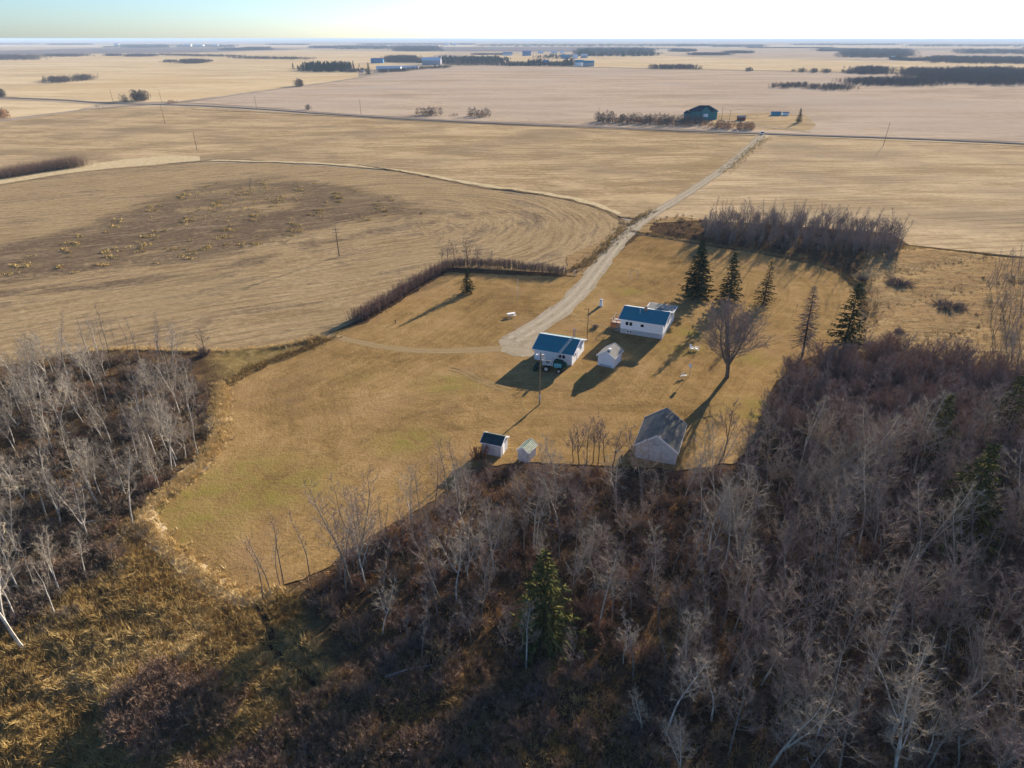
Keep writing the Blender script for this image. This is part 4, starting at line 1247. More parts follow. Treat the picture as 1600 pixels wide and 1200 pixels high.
# ------------------------------------------------------------------ trees: single ones
RZ = lambda: rnd.uniform(0, 2 * PI)
plant('spruce_tree', SP1, at(1088, 461), 14.6, RZ(), 'broad dark spruce, leftmost of the row behind the house', 'spruce tree', wide=1.05)
plant('spruce_tree', SP2, at(1139, 469), 12.6, RZ(), 'narrow dark spruce, second in the row behind the house', 'spruce tree')
plant('spruce_tree', SP3, at(1193, 474), 11.2, RZ(), 'sparse spruce with bare top, third in the row', 'spruce tree')
plant('dead_spruce', SP4, at(1253, 557), 15.6, RZ(), 'thin grey dead spruce left of the tall green one', 'dead tree')
plant('spruce_tree', SP5, at(1314, 557), 16.3, RZ(), 'tall dark spruce with drooping boughs at the lawn corner', 'spruce tree')
plant('spruce_tree', SP2, at(731, 457), 6.9, RZ(), 'small spruce alone on the lawn inside the hedge corner', 'spruce tree', wide=1.15)
plant('maple_tree', BIG, at(1136, 589), 17.5, 1.1, 'big bare spreading tree on the lawn right of the house', 'tree')
plant('bare_tree', ROUND, at(1285, 800), 12.5, RZ(), 'round pale grey bare tree standing out in the right woods', 'tree')
plant('bare_tree', SMALLT[0], at(1130, 713), 11.0, RZ(), 'dark slender bare tree on the lawn edge right of the barn', 'tree', wide=.9)
plant('bare_tree', SMALLT[1], at(1165, 715), 9.5, RZ(), 'slim bare tree between the lawn-edge tree and woods', 'tree', wide=.6)
plant('bare_tree', SMALLT[2], at(391, 301), 7.5, RZ(), 'small pale bare tree alone in the dark soil field', 'tree', wide=.8)
plant('spruce_tree', SPO[0], at(855, 1010), 13.5, RZ(), 'olive green spruce lit by sun amid the brown brush', 'spruce tree', wide=1.1)
plant('spruce_tree', SPO[1], at(1487, 860), 16.5, RZ(), 'tallest olive spruce in the right woods', 'spruce tree')
plant('spruce_tree', SPO[0], at(1450, 745), 14.0, RZ(), 'dark olive spruce left of the tallest in the right woods', 'spruce tree')
plant('spruce_tree', SPO[1], at(1550, 715), 14.5, RZ(), 'olive spruce by the right edge of the woods', 'spruce tree')
plant('spruce_tree', SP2, at(1248, 191), 11.0, 0, 'small dark spruce at the right side of the farmyard', 'spruce tree')
plant('spruce_tree', SP2, at(576, 116), 20.0, 0, 'dark lone conifer at the start of the far hedge', 'spruce tree')
for x, y, h, t in ((1243,487,2.4,'dark little sapling on the right lawn'),(1290,490,4.0,'thin bare sapling, left of two by the lawn corner'),(1306,493,3.8,'thin bare sapling nearest the tall lawn-corner spruce'),(1255,474,1.2,'tiny dark conifer seedling on the right lawn')):
    plant('sapling', SMALLT[1], at(x, y), h, RZ(), t, 'sapling', wide=.6)
for i, (x, y, h, w, t) in enumerate(((905,727,8.0,.9,'dark multi-stem tree at left of the clump by the barn'),(916,725,8.6,.7,'second dark tree of the clump left of the barn'),(926,724,9.0,.7,'third dark tree of the clump left of the barn'),(934,726,8.4,.7,'middle leaning tree of the clump left of the barn'),(945,722,8.0,.7,'fifth tree of the clump left of the barn'),(957,730,8.0,1.0,'spreading tree at right end of the barn clump'),(896,722,6.5,.9,'short tree at far left of the barn clump'))):
    plant('bare_tree', SMALLT[i % 3], at(x, y), h, RZ(), t, 'tree', 'bare trees in the clump left of the barn', wide=w * 1.2)
for i, (x, y, h, t) in enumerate(((732,418,9.5,'tallest bare tree at the hedge corner'),(700,415,7.5,'bare tree at left of the hedge corner'),(712,413,8.0,'grey bare tree left of the tallest at the hedge'),(748,416,7.2,'bare tree right of the tallest at the hedge'),(764,417,5.5,'low bare tree in the back hedge'),(690,412,6.0,'bare leaning tree at the outer hedge corner'))):
    plant('bare_tree', SMALLT[i % 3], at(x, y), h, RZ(), t, 'tree', 'bare trees over the hedge corner', wide=1.15)
plant('bare_bush', RUST, at(748, 718), 3.2, 0, 'rust coloured bush at the left side of the green-roofed shed', 'bush')
plant('bare_bush', RUST, at(1415, 735), 6.5, 1, 'rust coloured crown glowing beside the olive spruces', 'bush', z=2.5)
plant('bare_bush', RUST, at(1342, 600), 3.6, 2, 'small orange-brown bush at the top of the right woods', 'bush')
for i, (x, y, h, w, t) in enumerate(((1403,450,2.6,2.4,'wide low dark willow bush in the marsh'),(1480,486,2.4,2.6,'flat willow bush right of the other in the marsh'),(1345,442,1.8,1.5,'small bush by the bend of the lawn edge'),(1403,526,1.8,1.0,'small brown bush in the middle of the marsh'),(930,512,1.0,1.5,'low brown bush between garage and deck'),(237,762,2.5,1,'grey bush at the grove edge'),(320,557,3.0,.8,'dark little bush on the ditch bank at left'))):
    plant('bare_bush', WILLOW[i % 2], at(x, y), h, RZ(), t, 'bush', wide=w, z=.6 if x > 1340 else 0)

# hedges: each one thing
def hedge(line_px, h, width, label, n, mt, z0=0):
    line = resample(smooth(ats(line_px), 1), .5)
    T = MB(); r = np.random.default_rng(n)
    ii = r.integers(0, len(line), n)
    c = line[ii] + r.normal(size=(n, 2)) * width * .28
    hh = h * (1 + .22 * wob(c, .09, 5)) * r.uniform(.7, 1.1, n)
    B = np.column_stack([c, np.zeros(n)])
    st = MB()
    d = unit(np.column_stack([r.normal(size=(n, 2)) * .16, np.ones(n)]))
    twigs(st, B, d, hh, .06, r)
    k = 16
    t = r.uniform(.15, 1, (n, k))
    bb = (B[:, None, :] + d[:, None, :] * (hh[:, None] * t)[:, :, None]).reshape(-1, 3)
    dd = unit(np.repeat(d, k, 0) + r.normal(size=(n * k, 3)) * .7)
    twigs(T, bb, dd, .6, .045, r)
    c0 = line.mean(0)
    root = empty('hedge', (c0[0], c0[1], 0), 0, label, 'hedge')
    for mb_, nm in ((st, 'stems'), (T, 'crown')):
        for v in mb_.v: v[:, 0] -= c0[0]; v[:, 1] -= c0[1]
        mb_.build(nm, mt if nm == 'crown' else b_dark, root)
hedge([(556,502),(600,480),(640,452),(700,418)], 2.7, 3.2, 'dark bare hedge running down the left side of the lawn', 1500, t_brown)
hedge([(700,419),(740,415),(800,420),(880,429)], 2.5, 2.6, 'straight dark bare hedge along the back of the lawn', 1300, t_brown)
hedge([(-60,284),(0,279),(60,268),(128,259)], 5.0, 9, 'bushy dark willow row beside the pale grass strip', 4200, t_brown)

# ------------------------------------------------------------------ woods
GROVE = [(-160,1010),(0,1010),(60,965),(130,915),(190,880),(205,815),(250,765),(300,722),(325,690),(328,640),(318,600),(290,570),(200,560),(130,562),(0,590),(-200,620)]
CORE = [(480,920),(560,862),(650,815),(715,775),(745,742),(800,750),(980,755),(1080,755),(1170,735),(1200,680),(1225,600),(1300,590),(1400,575),(1520,600),(1650,615),(1900,640),(1900,1260),(1050,1260),(960,1110),(880,1060),(740,1040),(600,1040),(510,990)]
gw, cw = ats(GROVE), ats(CORE)
mount = lambda p: float(mounds(np.array([p]))[0]) - .1
# individually placed conspicuous trees (photo base x, y, height, template list, pale?)
NAMED = [
 (207,822,12.6,ASP[1],'crooked white aspen at the tip of the left grove'),
 (40,1018,18.0,ASP[2],'leaning white aspen at bottom left with a thick pale trunk'),
 (20,930,16.0,ASP[4],'white aspen near the left border above the leaning one'),
 (135,905,8.5,ASP[0],'short forked white aspen at the grove foot'),
 (88,968,9.0,ASP[3],'small white aspen on the grass below the grove'),
 (412,938,10.5,SLIM[0],'leftmost of the slim grey trees on the lower lawn edge'),
 (424,930,10.0,SLIM[1],'second slim grey tree on the lower lawn edge'),
 (438,918,9.0,SLIM[2],'middle slim grey tree on the lower lawn edge'),
 (443,912,12.0,SLIM[3],'tallest slim grey tree on the lower lawn edge'),
 (484,898,10.5,SLIM[0],'lone leaning slim tree right of the lower edge group'),
 (552,930,17.0,POP[0],'tall pale poplar with ragged top at the wood corner'),
 (560,900,15.5,POP[3],'tall poplar right behind the ragged one at the wood corner'),
 (575,895,13.0,POP[2],'dark poplar right of the tall corner pair'),
 (250,765,8.0,ASP[5],'small aspen on the lawn side of the grove'),
 (310,712,9.0,ASP[0],'straight aspen at the right edge of the grove'),
 (290,718,8.5,ASP[2],'pale aspen beside the straight one at the grove edge'),
 (135,548,8.5,SLIM[1],'slim white tree standing on the field edge at left'),
 (151,552,7.5,SLIM[2],'shorter slim white tree on the field edge at left'),
 (181,545,7.0,SLIM[3],'slim white tree alone right of the field edge pair'),
 (202,553,7.5,SLIM[0],'slim white tree at the top corner of the grove'),
 (322,560,7.0,SMALLT[0],'dark thin tree on the ditch bank'),
 (1360,905,15.0,POP[1],'broad crowned poplar low in the right woods'),
 (835,870,12.0,ASP[3],'white branching aspen above the olive spruce'),
 (750,980,13.5,POP[4],'straight pale poplar left of the olive spruce'),
 (1010,830,9.0,POP[2],'pale forked tree in the open middle of the woods'),
]
for x, y, h, tp, t in NAMED:
    p = at(x, y)
    plant('aspen_tree' if tp in ASP else 'poplar_tree', tp, p, h, RZ(), t, 'tree', z=mount(p), wide=1.0 if tp not in SLIM else .8)

for x, y, L, an, t in ((640,1055,5,.3,'pale fallen trunk at the bottom of the wood clearing'),(150,820,4,.2,'grey fallen trunk at the grove foot'),(1245,745,6,-.6,'pale fallen trunk left of the round pale tree'),(560,905,6,.35,'fallen trunk lying by the wood corner'),(1180,735,5,-.5,'bleached fallen branchy trunk right of the barn')):
    p = at(x, y)
    o = empty('fallen_log', (p[0], p[1], mount(p) + .35), an, t, 'log')
    b = MB(); b.tube([(-L/2,0,0),(0,.15,.12),(L/2,0,.1)], [.16,.12,.05], 6, cap=True); b.build('trunk', b_pale, o)
    for k in range(3):
        b = MB(); b.tube([(L*(.1+.12*k),.05,.1),(L*(.2+.12*k),.5*(-1)**k,.7)], [.05,.02], 4); b.build('branch', b_pale, o)

def keep(P_, polys_clear):
    m_ = np.ones(len(P_), bool)
    for c_, r_ in polys_clear: m_ &= np.linalg.norm(P_ - np.array(c_), axis=1) > r_
    return P_[m_]
clear = [((23, 96), 6.5), ((-3.2, 94), 2.6), ((2.5, 92), 2.2), (at(855,1010), 3.2), (at(1487,860), 3), (at(1450,745), 2.5), (at(1550,715), 2.5), (at(1285,800), 3.5), (at(1314,557), 4), (at(1360,905), 3)]
pg = rand_in(gw, 175, 1.45)
for i, p in enumerate(pg):
    d = np.linalg.norm(p)
    tp = ASP[i % 6] if rng.uniform() < .70 else SLIM[i % 4]
    kind_ = ('straight' if i % 3 == 0 else 'forked' if i % 3 == 1 else 'many-stemmed') if tp in ASP else 'slim upright'
    sub = 'by the upper field edge' if p[1] > 112 else 'beside the lawn edge' if segdist(np.array([p]), LAWNw, True)[0] < 9 else 'at the left border' if p[0] < -p[1] * .66 - 4 else 'near the bottom grass' if p[1] < 72 else 'in the middle of the grove'
    plant('aspen_tree', tp, p, rng.uniform(7.5, 12.5), RZ(), f'{kind_} pale bare aspen in the left grove, {sub}', 'tree', f'{kind_} aspens of the left grove {sub}', lean=(rng.normal() * .045, rng.normal() * .045), z=mount(p))
pc = keep(rand_in(cw, 720, 1.6), clear)
def region(p):
    # dense thin thicket towards the upper right, tall poplars below it, scattered in the middle
    X, Y = p
    return 'thick' if Y > 92 and X > 35 else ('tall' if X > 22 else 'mid')
order = sorted(range(len(pc)), key=lambda i: np.linalg.norm(pc[i]))
rest_tall, rest_thick, cnt = [], [], 0
for i in order:
    p = pc[i]; rg = region(p)
    if rg == 'mid' and rng.uniform() < .40 - .25 * (wob(np.array([p]), .03, 31)[0] > 0): continue
    if rg == 'tall' and rng.uniform() < .22: continue
    dd = 6 * (float(segdist(np.array([p]), cw, True)[0]) < 3)
    h = dict(thick=rng.uniform(6, 9), tall=rng.uniform(8.5, 15.5), mid=rng.uniform(6, 12.5))[rg]
    if rg == 'mid' and p[0] < 0 and p[1] < 66 and rng.uniform() < .35: continue
    if p[1] > 82 and rg == 'mid': h *= .6
    if rg == 'thick' : rest_thick.append((p, h)); continue
    if cnt < 142 and abs(p[0]) < p[1] * .80 + 12:
        q_ = rng.uniform()
        tp = POP[i % 5] if q_ < .5 else SLIM[i % 4] if q_ < .78 else ASP[i % 6]
        kind_ = 'pale branching aspen' if tp in ASP else 'slim upright poplar' if tp in SLIM else 'forked grey poplar' if (i % 5) % 2 else 'straight grey poplar'
        if rg == 'mid': sub = 'in the brush below the two little sheds' if p[0] < 6 and p[1] > 68 else 'in the brush below the barn' if p[1] > 68 else 'left of the olive spruce' if p[0] < 2 else 'right of the olive spruce'
        else: sub = 'at the bottom right corner' if p[1] < 56 and p[0] > 38 else 'along the bottom of the right woods' if p[1] < 60 else 'around the round pale tree' if p[0] < 46 else 'below the olive spruces at right'
        lb, gr = f'bare {kind_} {sub}', f'{kind_}s {sub}'
        plant('poplar_tree', tp, p, h, RZ(), lb, 'tree', gr, lean=(rng.normal() * .05, rng.normal() * .05), z=mount(p))
        cnt += 1
    else: rest_tall.append((p, h))
def pack(L, hb):
    return np.array([[p[0], p[1], mount(p), rnd.uniform(0, 6.28), h / hb, rnd.uniform(.85, 1.2)] for p, h in L])
rest_extra = []
if rest_tall: pass
def woodland():
    scatter('woodland', np.vstack([pack(rest_tall, 12), pack(rest_extra, 12)]), POP + SLIM + ASP[:2], 'further bare grey poplars standing behind and between the nearer ones', 'woods')
thk = rand_in(ats([(1205,690),(1225,605),(1300,585),(1400,568),(1520,595),(1650,612),(2000,650),(2000,780),(1500,760),(1350,740)]), 520, .9)
thk = keep(thk, clear)
scatter('thicket', np.vstack([pack([(p, rnd.uniform(5.5, 8.5)) for p in thk], 7.5), pack(rest_thick, 7.5)]), THK + SLIM[:1], 'dense purplish brown thicket at the top of the right woods', 'thicket')

# the belt of bare poplars behind the spruces
belt = ats([(1098,362),(1125,350),(1200,352),(1300,358),(1395,372),(1408,392),(1392,412),(1330,402),(1230,392),(1150,386),(1102,378)])
bs = lambda p: ('left end' if p[0] < 82 else 'left half' if p[0] < 96 else 'right half' if p[0] < 112 else 'right end') + (', front row' if p[1] < 209 + (p[0] < 96) * 6 else ', back row')
pb_ = rand_in(belt, 130, 2.1)
for i, p in enumerate(pb_):
    if i >= 100: rest_extra.append((p, rng.uniform(7, 11))); continue
    plant('poplar_tree', SLIM[i % 4], p, rng.uniform(7.0, 11.5), RZ(), f'slim bare poplar in the {bs(p)} of the belt behind the spruces', 'tree', f'slim poplars in the {bs(p)} of the belt', wide=1.25)
scatter('belt_underbrush', np.vstack([rows(rand_in(belt, 200, .8), .85, .35), rows(rand_in(belt, 150, 1.0), 1.15, .2)]), [BELT1, BELT2] + GSHR[:1], 'low dark brush growing under the poplar belt', 'brush')
# right edge marsh trees
for i, p in enumerate(rand_in(ats([(1530,460),(1560,420),(1640,425),(1700,500),(1650,610),(1560,590),(1545,530)]), 95, 1.3)):
    if i >= 42: rest_extra.append((p, rng.uniform(5, 8))); continue
    plant('poplar_tree', SLIM[i % 4], p, rng.uniform(6.5, 9.5), RZ(), 'thin bare tree at the right edge of the marsh', 'tree', 'thin bare trees at the marsh edge', wide=1.1)

woodland()

# undergrowth
def brush(name, poly, n, h, label, tm=SHR, hv=.4, wide=1.0):
    P_ = keep(rand_in(poly, int(n * 1.35)), [c for c in clear[:3]])
    P_ = P_[wob(P_, .07, 41) + rng.normal(size=len(P_)) * .25 > -.30]
    zz = mounds(P_)
    rw = rows(P_, h / 2.2, hv, 0, wide, .25); rw[:, 2] = zz - .1
    return scatter(name, rw, tm, label, 'brush')
brush('undergrowth', cw, 2300, 1.8, 'brown and russet undergrowth filling the right woods')
brush('undergrowth', gw, 1300, 1.7, 'grey-brown undergrowth between the aspens of the left grove', GSHR + SHR[:1])
GAP = ats([(-150,1060),(60,1012),(190,932),(240,822),(205,812),(188,880),(130,915),(60,965),(0,1005),(-160,1000)])
brush('undergrowth', GAP, 60, 1.1, 'sparse low brush at the foot of the left grove', GSHR)
LOWB = ats([(520,1060),(620,1040),(760,1040),(900,1060),(1000,1120),(1080,1260),(200,1260),(330,1160),(440,1120)])
brush('undergrowth', LOWB, 380, 1.5, 'low tangled brush along the bottom of the clearing')
brush('undergrowth', ats([(745,728),(800,730),(980,738),(1090,738),(1180,722),(1190,745),(1090,765),(900,765),(730,760)]), 200, 1.2, 'russet brush along the lawn edge beside the barn')
brush('undergrowth', ats([(180,1120),(200,1060),(260,1040),(330,1070),(380,1110),(330,1180),(200,1180)]), 90, 1.8, 'rounded brown bush mounds in the bottom left grass')
brush('undergrowth', ats([(1010,345),(1060,335),(1110,345),(1100,378),(1040,368)]), 60, .9, 'low brush between the drive and the poplar belt')
brush('undergrowth', ats([(1530,440),(1640,425),(1720,520),(1660,600),(1540,600),(1430,590),(1520,560)]), 160, 1.2, 'brown brush at the right edge of the marsh')

# ------------------------------------------------------------------ grasses (uncountable)
def tufts(name, P_, h, n, mat, label, w=.05, spread=.35, z=None, hv=.4, lean=.45):
    r = np.random.default_rng(len(P_))
    k = len(P_)
    zz = mounds(P_) - .05 if z is None else np.full(k, z)
    hh = h * r.uniform(1 - hv, 1 + hv, k)
    base = np.repeat(np.column_stack([P_, zz]), n, 0)
    off = r.normal(size=(k * n, 3)) * spread * .5; off[:, 2] = 0
    ln = np.repeat(r.normal(size=(k, 3)) * lean, n, 0)
    d = r.normal(size=(k * n, 3)) * .3 + ln; d[:, 2] = 1
    mb = MB(); twigs(mb, base + off, unit(d), np.repeat(hh, n), w, r)
    o = mb.build(name, mat)
    return tag(o, label, 'grass', kind='stuff')
mg = rand_in(marshw[0], 6800); mg = mg[(segdist(mg, LAWNw, True) > 1.5) & (segdist(mg, smooth(ats([(398,945),(412,965),(422,985),(425,1010),(440,1035),(470,1060),(510,1085),(545,1105)]), 1)) > .45)]
tufts('marsh_grass', mg, .75, 12, m_tuft, 'golden tussock grass filling the lower left clearing', .07, lean=.8)
tufts('marsh_grass', rand_in(ats(MAR), 3600), .6, 9, m_tuft, 'tan tussock grass over the marsh at right', .09, z=.75)
tufts('wood_grass', rand_in(cw, 8500), .75, 8, m_woodg, 'dry grass showing between the brush of the right woods', .06)
tufts('marsh_grass', rand_in(GAP, 1100), .7, 11, m_tuft, 'golden grass along the foot of the left grove', .07)
tufts('wood_grass', rand_in(gw, 2600), .55, 8, m_tuft, 'dry grass between the aspens of the left grove', .06)
tufts('wood_grass', rand_in(LOWB, 3200), .6, 9, m_tuft, 'dry grass along the bottom of the clearing', .06)
def along_line(px, n, wd):
    l = resample(smooth(ats(px), 2), .3)
    return l[rng.integers(0, len(l), n)] + rng.normal(size=(n, 2)) * wd
tufts('grass_fringe', along_line([(345,600),(343,640),(341,690),(311,732),(263,768),(232,792),(226,815),(243,848),(288,881),(325,908),(350,929),(388,938),(430,926)], 3400, .85), .6, 9, m_fringe, 'tall pale grass fringe round the lower lawn edge', .06, z=0)
tufts('grass_fringe', along_line([(130,551),(200,546),(330,551),(420,547),(500,527)], 700, .5), .8, 9, m_fringe, 'tall pale grass fringe along the field edge', .08, z=0)
tufts('grass_fringe', along_line([(520,527),(470,548),(410,568),(352,600)], 500, .8), .6, 8, m_tuft, 'brown weeds along the ditch towards the grove', .08, z=0)
tufts('grass_fringe', along_line([(985,361),(1050,373),(1100,381),(1180,392),(1280,412),(1320,429),(1345,456),(1351,490)], 700, .5), .7, 7, m_tuft, 'brown grass along the curved lawn furrow', .09, z=0)
tufts('grass_fringe', along_line([(1130,270),(1160,245),(1185,225),(1200,215)], 300, 1.6), 1.0, 8, m_fringe, 'rusty grass along the right side of the drive', .12, z=0)
tufts('grass_fringe', along_line([(890,425),(930,402),(960,372),(990,345),(1020,330)], 500, 1.2), .8, 8, m_tuft, 'brown weeds along the left side of the drive', .10, z=0)
tufts('straw_mat', np.concatenate([along_line(l_, n_, w_) for l_, n_, w_ in (([(330,945),(318,985),(300,1010),(262,1030),(215,1040)], 700, 1.0), ([(290,900),(315,930),(335,950)], 300, .9), ([(60,1085),(110,1068),(170,1075),(215,1090)], 500, 1.1), ([(200,1040),(235,1022),(268,1022),(290,1032)], 300, .5))]), .6, 10, m_fringe, 'pale matted straw flattened across the lower left grass', .06, .5, lean=1.3)
gold = rand_in(dk1, 14000)
gold = gold[(wob(gold, .045, 21) + .6 * wob(gold, .13, 22) > .80) | ((wob(gold, .03, 23) > .0) & (segdist(gold, ats([(60,418),(200,392),(340,380),(430,372)])) < 6.5) & (wob(gold, .2, 24) > .2))]
gold = np.vstack([gold, rand_in(gapp, 90)])
tufts('field_weeds', gold, .55, 9, m_gold, 'scattered golden weed tufts on the dark soil of the left field', .20, .9, z=-.05)

# ------------------------------------------------------------------ far woods
def fartree(seed, n, h, rad, w, mat, low=.15, con=False):
    r = np.random.default_rng(seed); C = MB()
    t = r.uniform(0, 1, n)
    if con: z = h * (low + (1 - low) * t); q = rad * (1 - t) * r.uniform(.5, 1, n)
    else:
        z = h * (low + (1 - low) * t) * .95; q = rad * np.sqrt(np.clip(1 - (2 * t - .9) ** 2, .04, 1)) * r.uniform(.3, 1, n) ** .5
    a_ = r.uniform(0, 2 * PI, n)
    B = np.column_stack([np.cos(a_) * q, np.sin(a_) * q, z - w * .4])
    d = unit(r.normal(size=(n, 3)) * .6 + np.array([0, 0, -.5 if con else .8]))
    twigs(C, B, d, w * 1.6, w, r)
    C.tube([(0,0,-.2),(0,0,h*.7)], [.16,.05], 4)
    return C.mesh('far_tree', mat)
FT = [fartree(300 + i, 110, 8, 2.6, .42, t_far, .08) for i in range(4)]
FR = [fartree(310 + i, 90, 4, 2.0, .35, t_farrust, .05) for i in range(3)]
FC = [fartree(320 + i, 130, 10, 2.2, .7, n_far, .06, True) for i in range(3)]
def wood(x0, x1, yn, yf, h, label, ms=FT, slope=0.0, cap=900, cat='woods', blob=False, sp=4.0):
    """far wood over photo columns x0..x1, near edge at row yn, far edge at row yf"""
    if blob:
        xm_, xr = (x0 + x1) / 2, (x1 - x0) / 2
        poly = [(xm_ + xr * math.cos(t), (yn + yf) / 2 + slope * math.cos(t) + (yn - yf) / 2 * math.sin(t)) for t in np.linspace(0, 2 * PI, 14)[:-1]]
    else: poly = [(x0, yn - slope), (x1, yn + slope), (x1, yf + slope), (x0, yf - slope)]
    pw = ats(poly)
    ar = .5 * abs(np.dot(pw[:, 0], np.roll(pw[:, 1], 1)) - np.dot(pw[:, 1], np.roll(pw[:, 0], 1)))
    n = int(min(cap, max(5, ar / sp ** 2)))
    P_ = rand_in(pw, n)
    wd_ = (pw.max(0) - pw.min(0))
    P_ = P_ + rng.normal(size=P_.shape) * np.minimum(wd_ * .07, 25)
    dens = max(1.0, math.sqrt(ar / n) / sp * .75)
    base_h = 8 if ms is FT else 4 if ms is FR else 10
    rw = rows(P_, h / base_h, .3, -.2, min(3.0, dens), .25)
    return scatter('distant_woods', rw, None, label, cat, meshes=ms)
W = wood
W(-60,50,94,88,8,'brown tree line at the far left edge')
W(70,128,88.5,86,6,'thin brown tree line beyond the left field')
W(168,186,87.5,86,6,'small dark clump left of centre in the tree line'); W(200,236,88.5,86,6,'second dark clump in the far left tree line')
W(250,370,88,86.5,6,'long hedge rising across the far tan field, left half',slope=1.2,cap=600); W(370,476,92.5,90.5,6,'long hedge across the far tan field, right half',slope=.8,cap=500)
W(256,273,97.5,95.5,5,'little bush clump left of the oval thicket',blob=True); W(281,322,99.5,94.5,6,'oval thicket in the far tan field',blob=True); W(325,333,96,95,4,'tiny bush right of the oval thicket',blob=True)
W(72,111,129.5,124,6,'left willow clump in the wide tan field',blob=True); W(118,144,126.5,121,6,'right willow clump in the wide tan field',blob=True); W(60,76,129.5,128.5,2,'low scrub beside the left willow clump',FR)
W(186,262,75,70.5,10,'dark wood on the skyline left of the village'); W(75,140,70.2,68.6,8,'dark skyline wood near the left corner'); W(-100,60,69.6,68.2,8,'skyline wood in the left corner')
W(275,365,74.3,70.5,8,'trees around the white skyline village'); W(352,386,79,76.5,7,'low wood above the long hedge'); W(385,416,78.5,75,9,'rounded wood right of the low one'); W(166,176,74,73,5,'small far clump on the ploughed strip')
W(480,541,112,104,11,'dark spruce grove by the far road',FC,cap=500,sp=5); W(541,572,113,110,5,'low brush right of the spruce grove')
W(462,473,136,133.5,8,'lone roadside tree clump on the tan field',blob=True,sp=3); W(208,231,158.5,155,9,'round bare roadside trees by the fork',blob=True,sp=3); W(190,200,159.5,157.5,6,'small bush left of the roadside trees',blob=True,sp=3)
W(-6,7,152.5,150,8,'bare tree at the left border',blob=True,sp=3); W(-30,13,185.5,182,6,'brush at the left border below the road',FR,sp=3)
W(143,165,168,166.3,1.5,'dark low scrub in the road fork',sp=3); W(262,275,161,159,2.2,'small brown bushes by the crossing',FR,sp=3); W(479,487,172,169,4,'round dark bush in the mauve field',blob=True,sp=2.5)
W(490,520,75.5,73.3,9,'small skyline wood above the spruce grove'); W(525,605,77,72,9,'long skyline wood left of centre'); W(618,679,80.5,73,11,'broad blue-grey wood left of centre',cap=1200)
W(606,650,97.5,93,12,'round brown trees behind the far farmstead',cap=500); W(650,668,98,95.5,8,'dark trees left of the hangar'); W(690,784,99.5,92,10,'mixed wood right of the hangar',FT+FC,cap=900)
W(590,640,112.5,110.5,5,'brush along the front of the long white sheds',slope=-.8,cap=300); W(640,700,108,106,5,'roadside brush below the hangar',slope=-2,cap=300); W(700,790,102.3,100.5,5,'roadside hedge running to the right',slope=.2,cap=400)
W(740,795,86,84.5,5,'thin hedge across the far field'); W(790,895,103,100.5,8,'long dark hedge in front of the far houses',FT+FC,cap=700); W(826,848,102,100,12,'dark conifers in the long hedge',FC,cap=60,sp=6); W(880,896,103,101,13,'dark conifers near the quonset',FC,cap=40,sp=6)
W(838,900,92,87,8,'scattered yard trees around the far barns',FT+FC,cap=160,sp=9); W(908,1016,88,77,11,'broad blue-grey wood right of centre',FT+FC,cap=1400); W(908,918,86,83,14,'dark round tree at the left end of the broad wood',FC,cap=60)
W(750,1080,73.2,69.5,10,'long dark wood on the skyline, centre',cap=1500); W(1022,1086,108,105,7,'low hedge on the field boundary, centre right',cap=400); W(1070,1098,108.5,107.5,3,'thin brush right of the boundary hedge')
W(648,668,180.5,178,7,'left bare bush on the cross road verge',FR+FT,blob=True,sp=3); W(665,690,181,178,8,'middle bare bush on the cross road verge',FR+FT,blob=True,sp=3); W(731,767,183,180,8,'right bare bush on the cross road verge',FR+FT,blob=True,sp=3); W(704,718,181.5,180,2,'low scrub between the verge bushes',FR,sp=3)
W(936,1010,193,188,8,'brown brush belt along the cross road, left part',FT+FR,cap=500,slope=1.5,sp=3); W(1005,1100,197,190,7,'orange brush belt before the teal farmhouse',FR+FT,cap=600,slope=1.5,sp=3); W(1112,1180,202,199,4.5,'low brush below the farm lane',FR,cap=200,slope=1.5,sp=3)
W(1166,1176,111.5,109.5,6,'lone bush on the boundary, first from left',blob=True,sp=4); W(1236,1243,112,110.5,4,'lone bush on the boundary, second from left',blob=True,sp=4); W(1250,1258,113,110.5,6,'lone dark bush on the boundary, third from left',blob=True,sp=4); W(1267,1276,113.5,111,6,'lone dark bush on the boundary, fourth from left',blob=True,sp=4); W(1286,1295,114,111.5,6,'lone dark bush on the boundary, fifth from left',blob=True,sp=4)
W(1318,1338,115,112.5,5,'small wood left of the boundary grove',blob=True); W(1333,1384,116,110,9,'boundary grove right of the five bushes',blob=True,cap=500); W(1412,1456,117.5,112,9,'thin brown trees left of the great wood',cap=300)
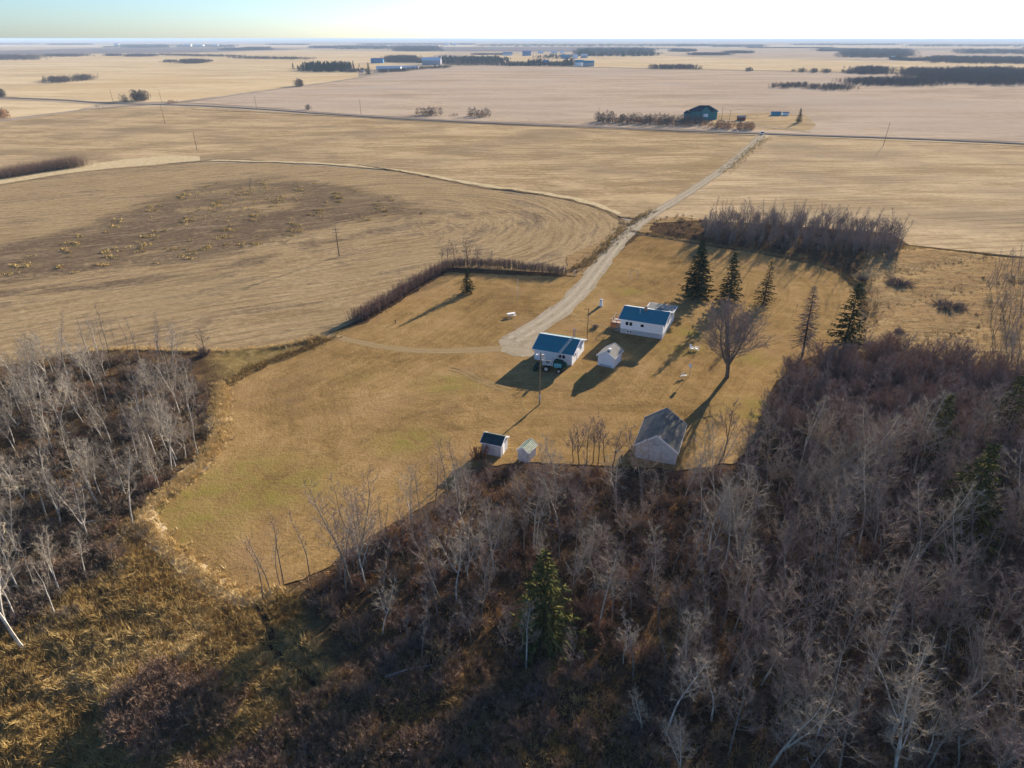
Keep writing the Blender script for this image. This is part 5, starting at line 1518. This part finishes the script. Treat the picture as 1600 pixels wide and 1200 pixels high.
W(1202,1260,137.5,133,5,'left dark willow strip in the mauve field',blob=True,slope=-1,cap=400); W(1258,1336,141,135,5,'right dark willow strip in the mauve field',blob=True,slope=.5,cap=500)
W(1322,1466,134.5,125,6,'long flat willow wood in the mauve field',blob=True,slope=1,cap=1500); W(1440,1640,132,112,10,'great rounded wood at the right edge',blob=True,slope=1,cap=2600,sp=5)
W(1322,1412,90,79,11,'square dark wood far right',cap=1500); W(1394,1412,94,92,7,'small wood below the square one'); W(1412,1470,95,93,6,'hedge right of the square wood'); W(1460,1660,99.5,92,9,'long wood below the right skyline',slope=1.2,cap=1300)
W(1500,1700,85,79,9,'far right skyline wood',slope=1,cap=900); W(1282,1330,80.5,77,7,'low skyline wood left of the square one'); W(1052,1082,81,78.5,9,'small wood right of the broad one'); W(1082,1136,86.5,84.5,7,'thin row of far trees, right of centre'); W(1137,1170,83.5,81,7,'small dark wood above the row')
W(1060,1112,72.4,69.8,9,'skyline wood right of the long one'); W(1115,1192,73.8,70.5,9,'skyline wood further right'); W(1240,1400,71,69,9,'faint skyline wood at right'); W(1420,1600,73,70,9,'faint skyline wood near the right corner')
W(1170,1300,75.5,74.4,6,'faint hedge on the right horizon'); W(420,480,70.3,69,8,'faint skyline wood above the ploughed strip'); W(560,740,70.2,68.6,10,'faint skyline wood left of centre'); W(1600,1800,78,74,9,'skyline wood beyond the right border')

# ------------------------------------------------------------------ air
b = MB(); b.box(-61000, -61000, -1.5, 61000, 61000, 61.2)
hz = b.build('haze', [])
hm = bpy.data.materials.new('haze'); hm.use_nodes = True
nt = hm.node_tree; nt.nodes.clear()
out = nt.nodes.new('ShaderNodeOutputMaterial'); pv = nt.nodes.new('ShaderNodeVolumePrincipled')
pv.inputs['Color'].default_value = (.55, .74, 1.0, 1); pv.inputs['Density'].default_value = 7.5e-5; pv.inputs['Anisotropy'].default_value = -.1
nt.links.new(pv.outputs[0], out.inputs['Volume'])
hz.data.materials.clear(); hz.data.materials.append(hm)
tag(hz, 'pale haze over the whole plain', 'haze', kind='stuff')
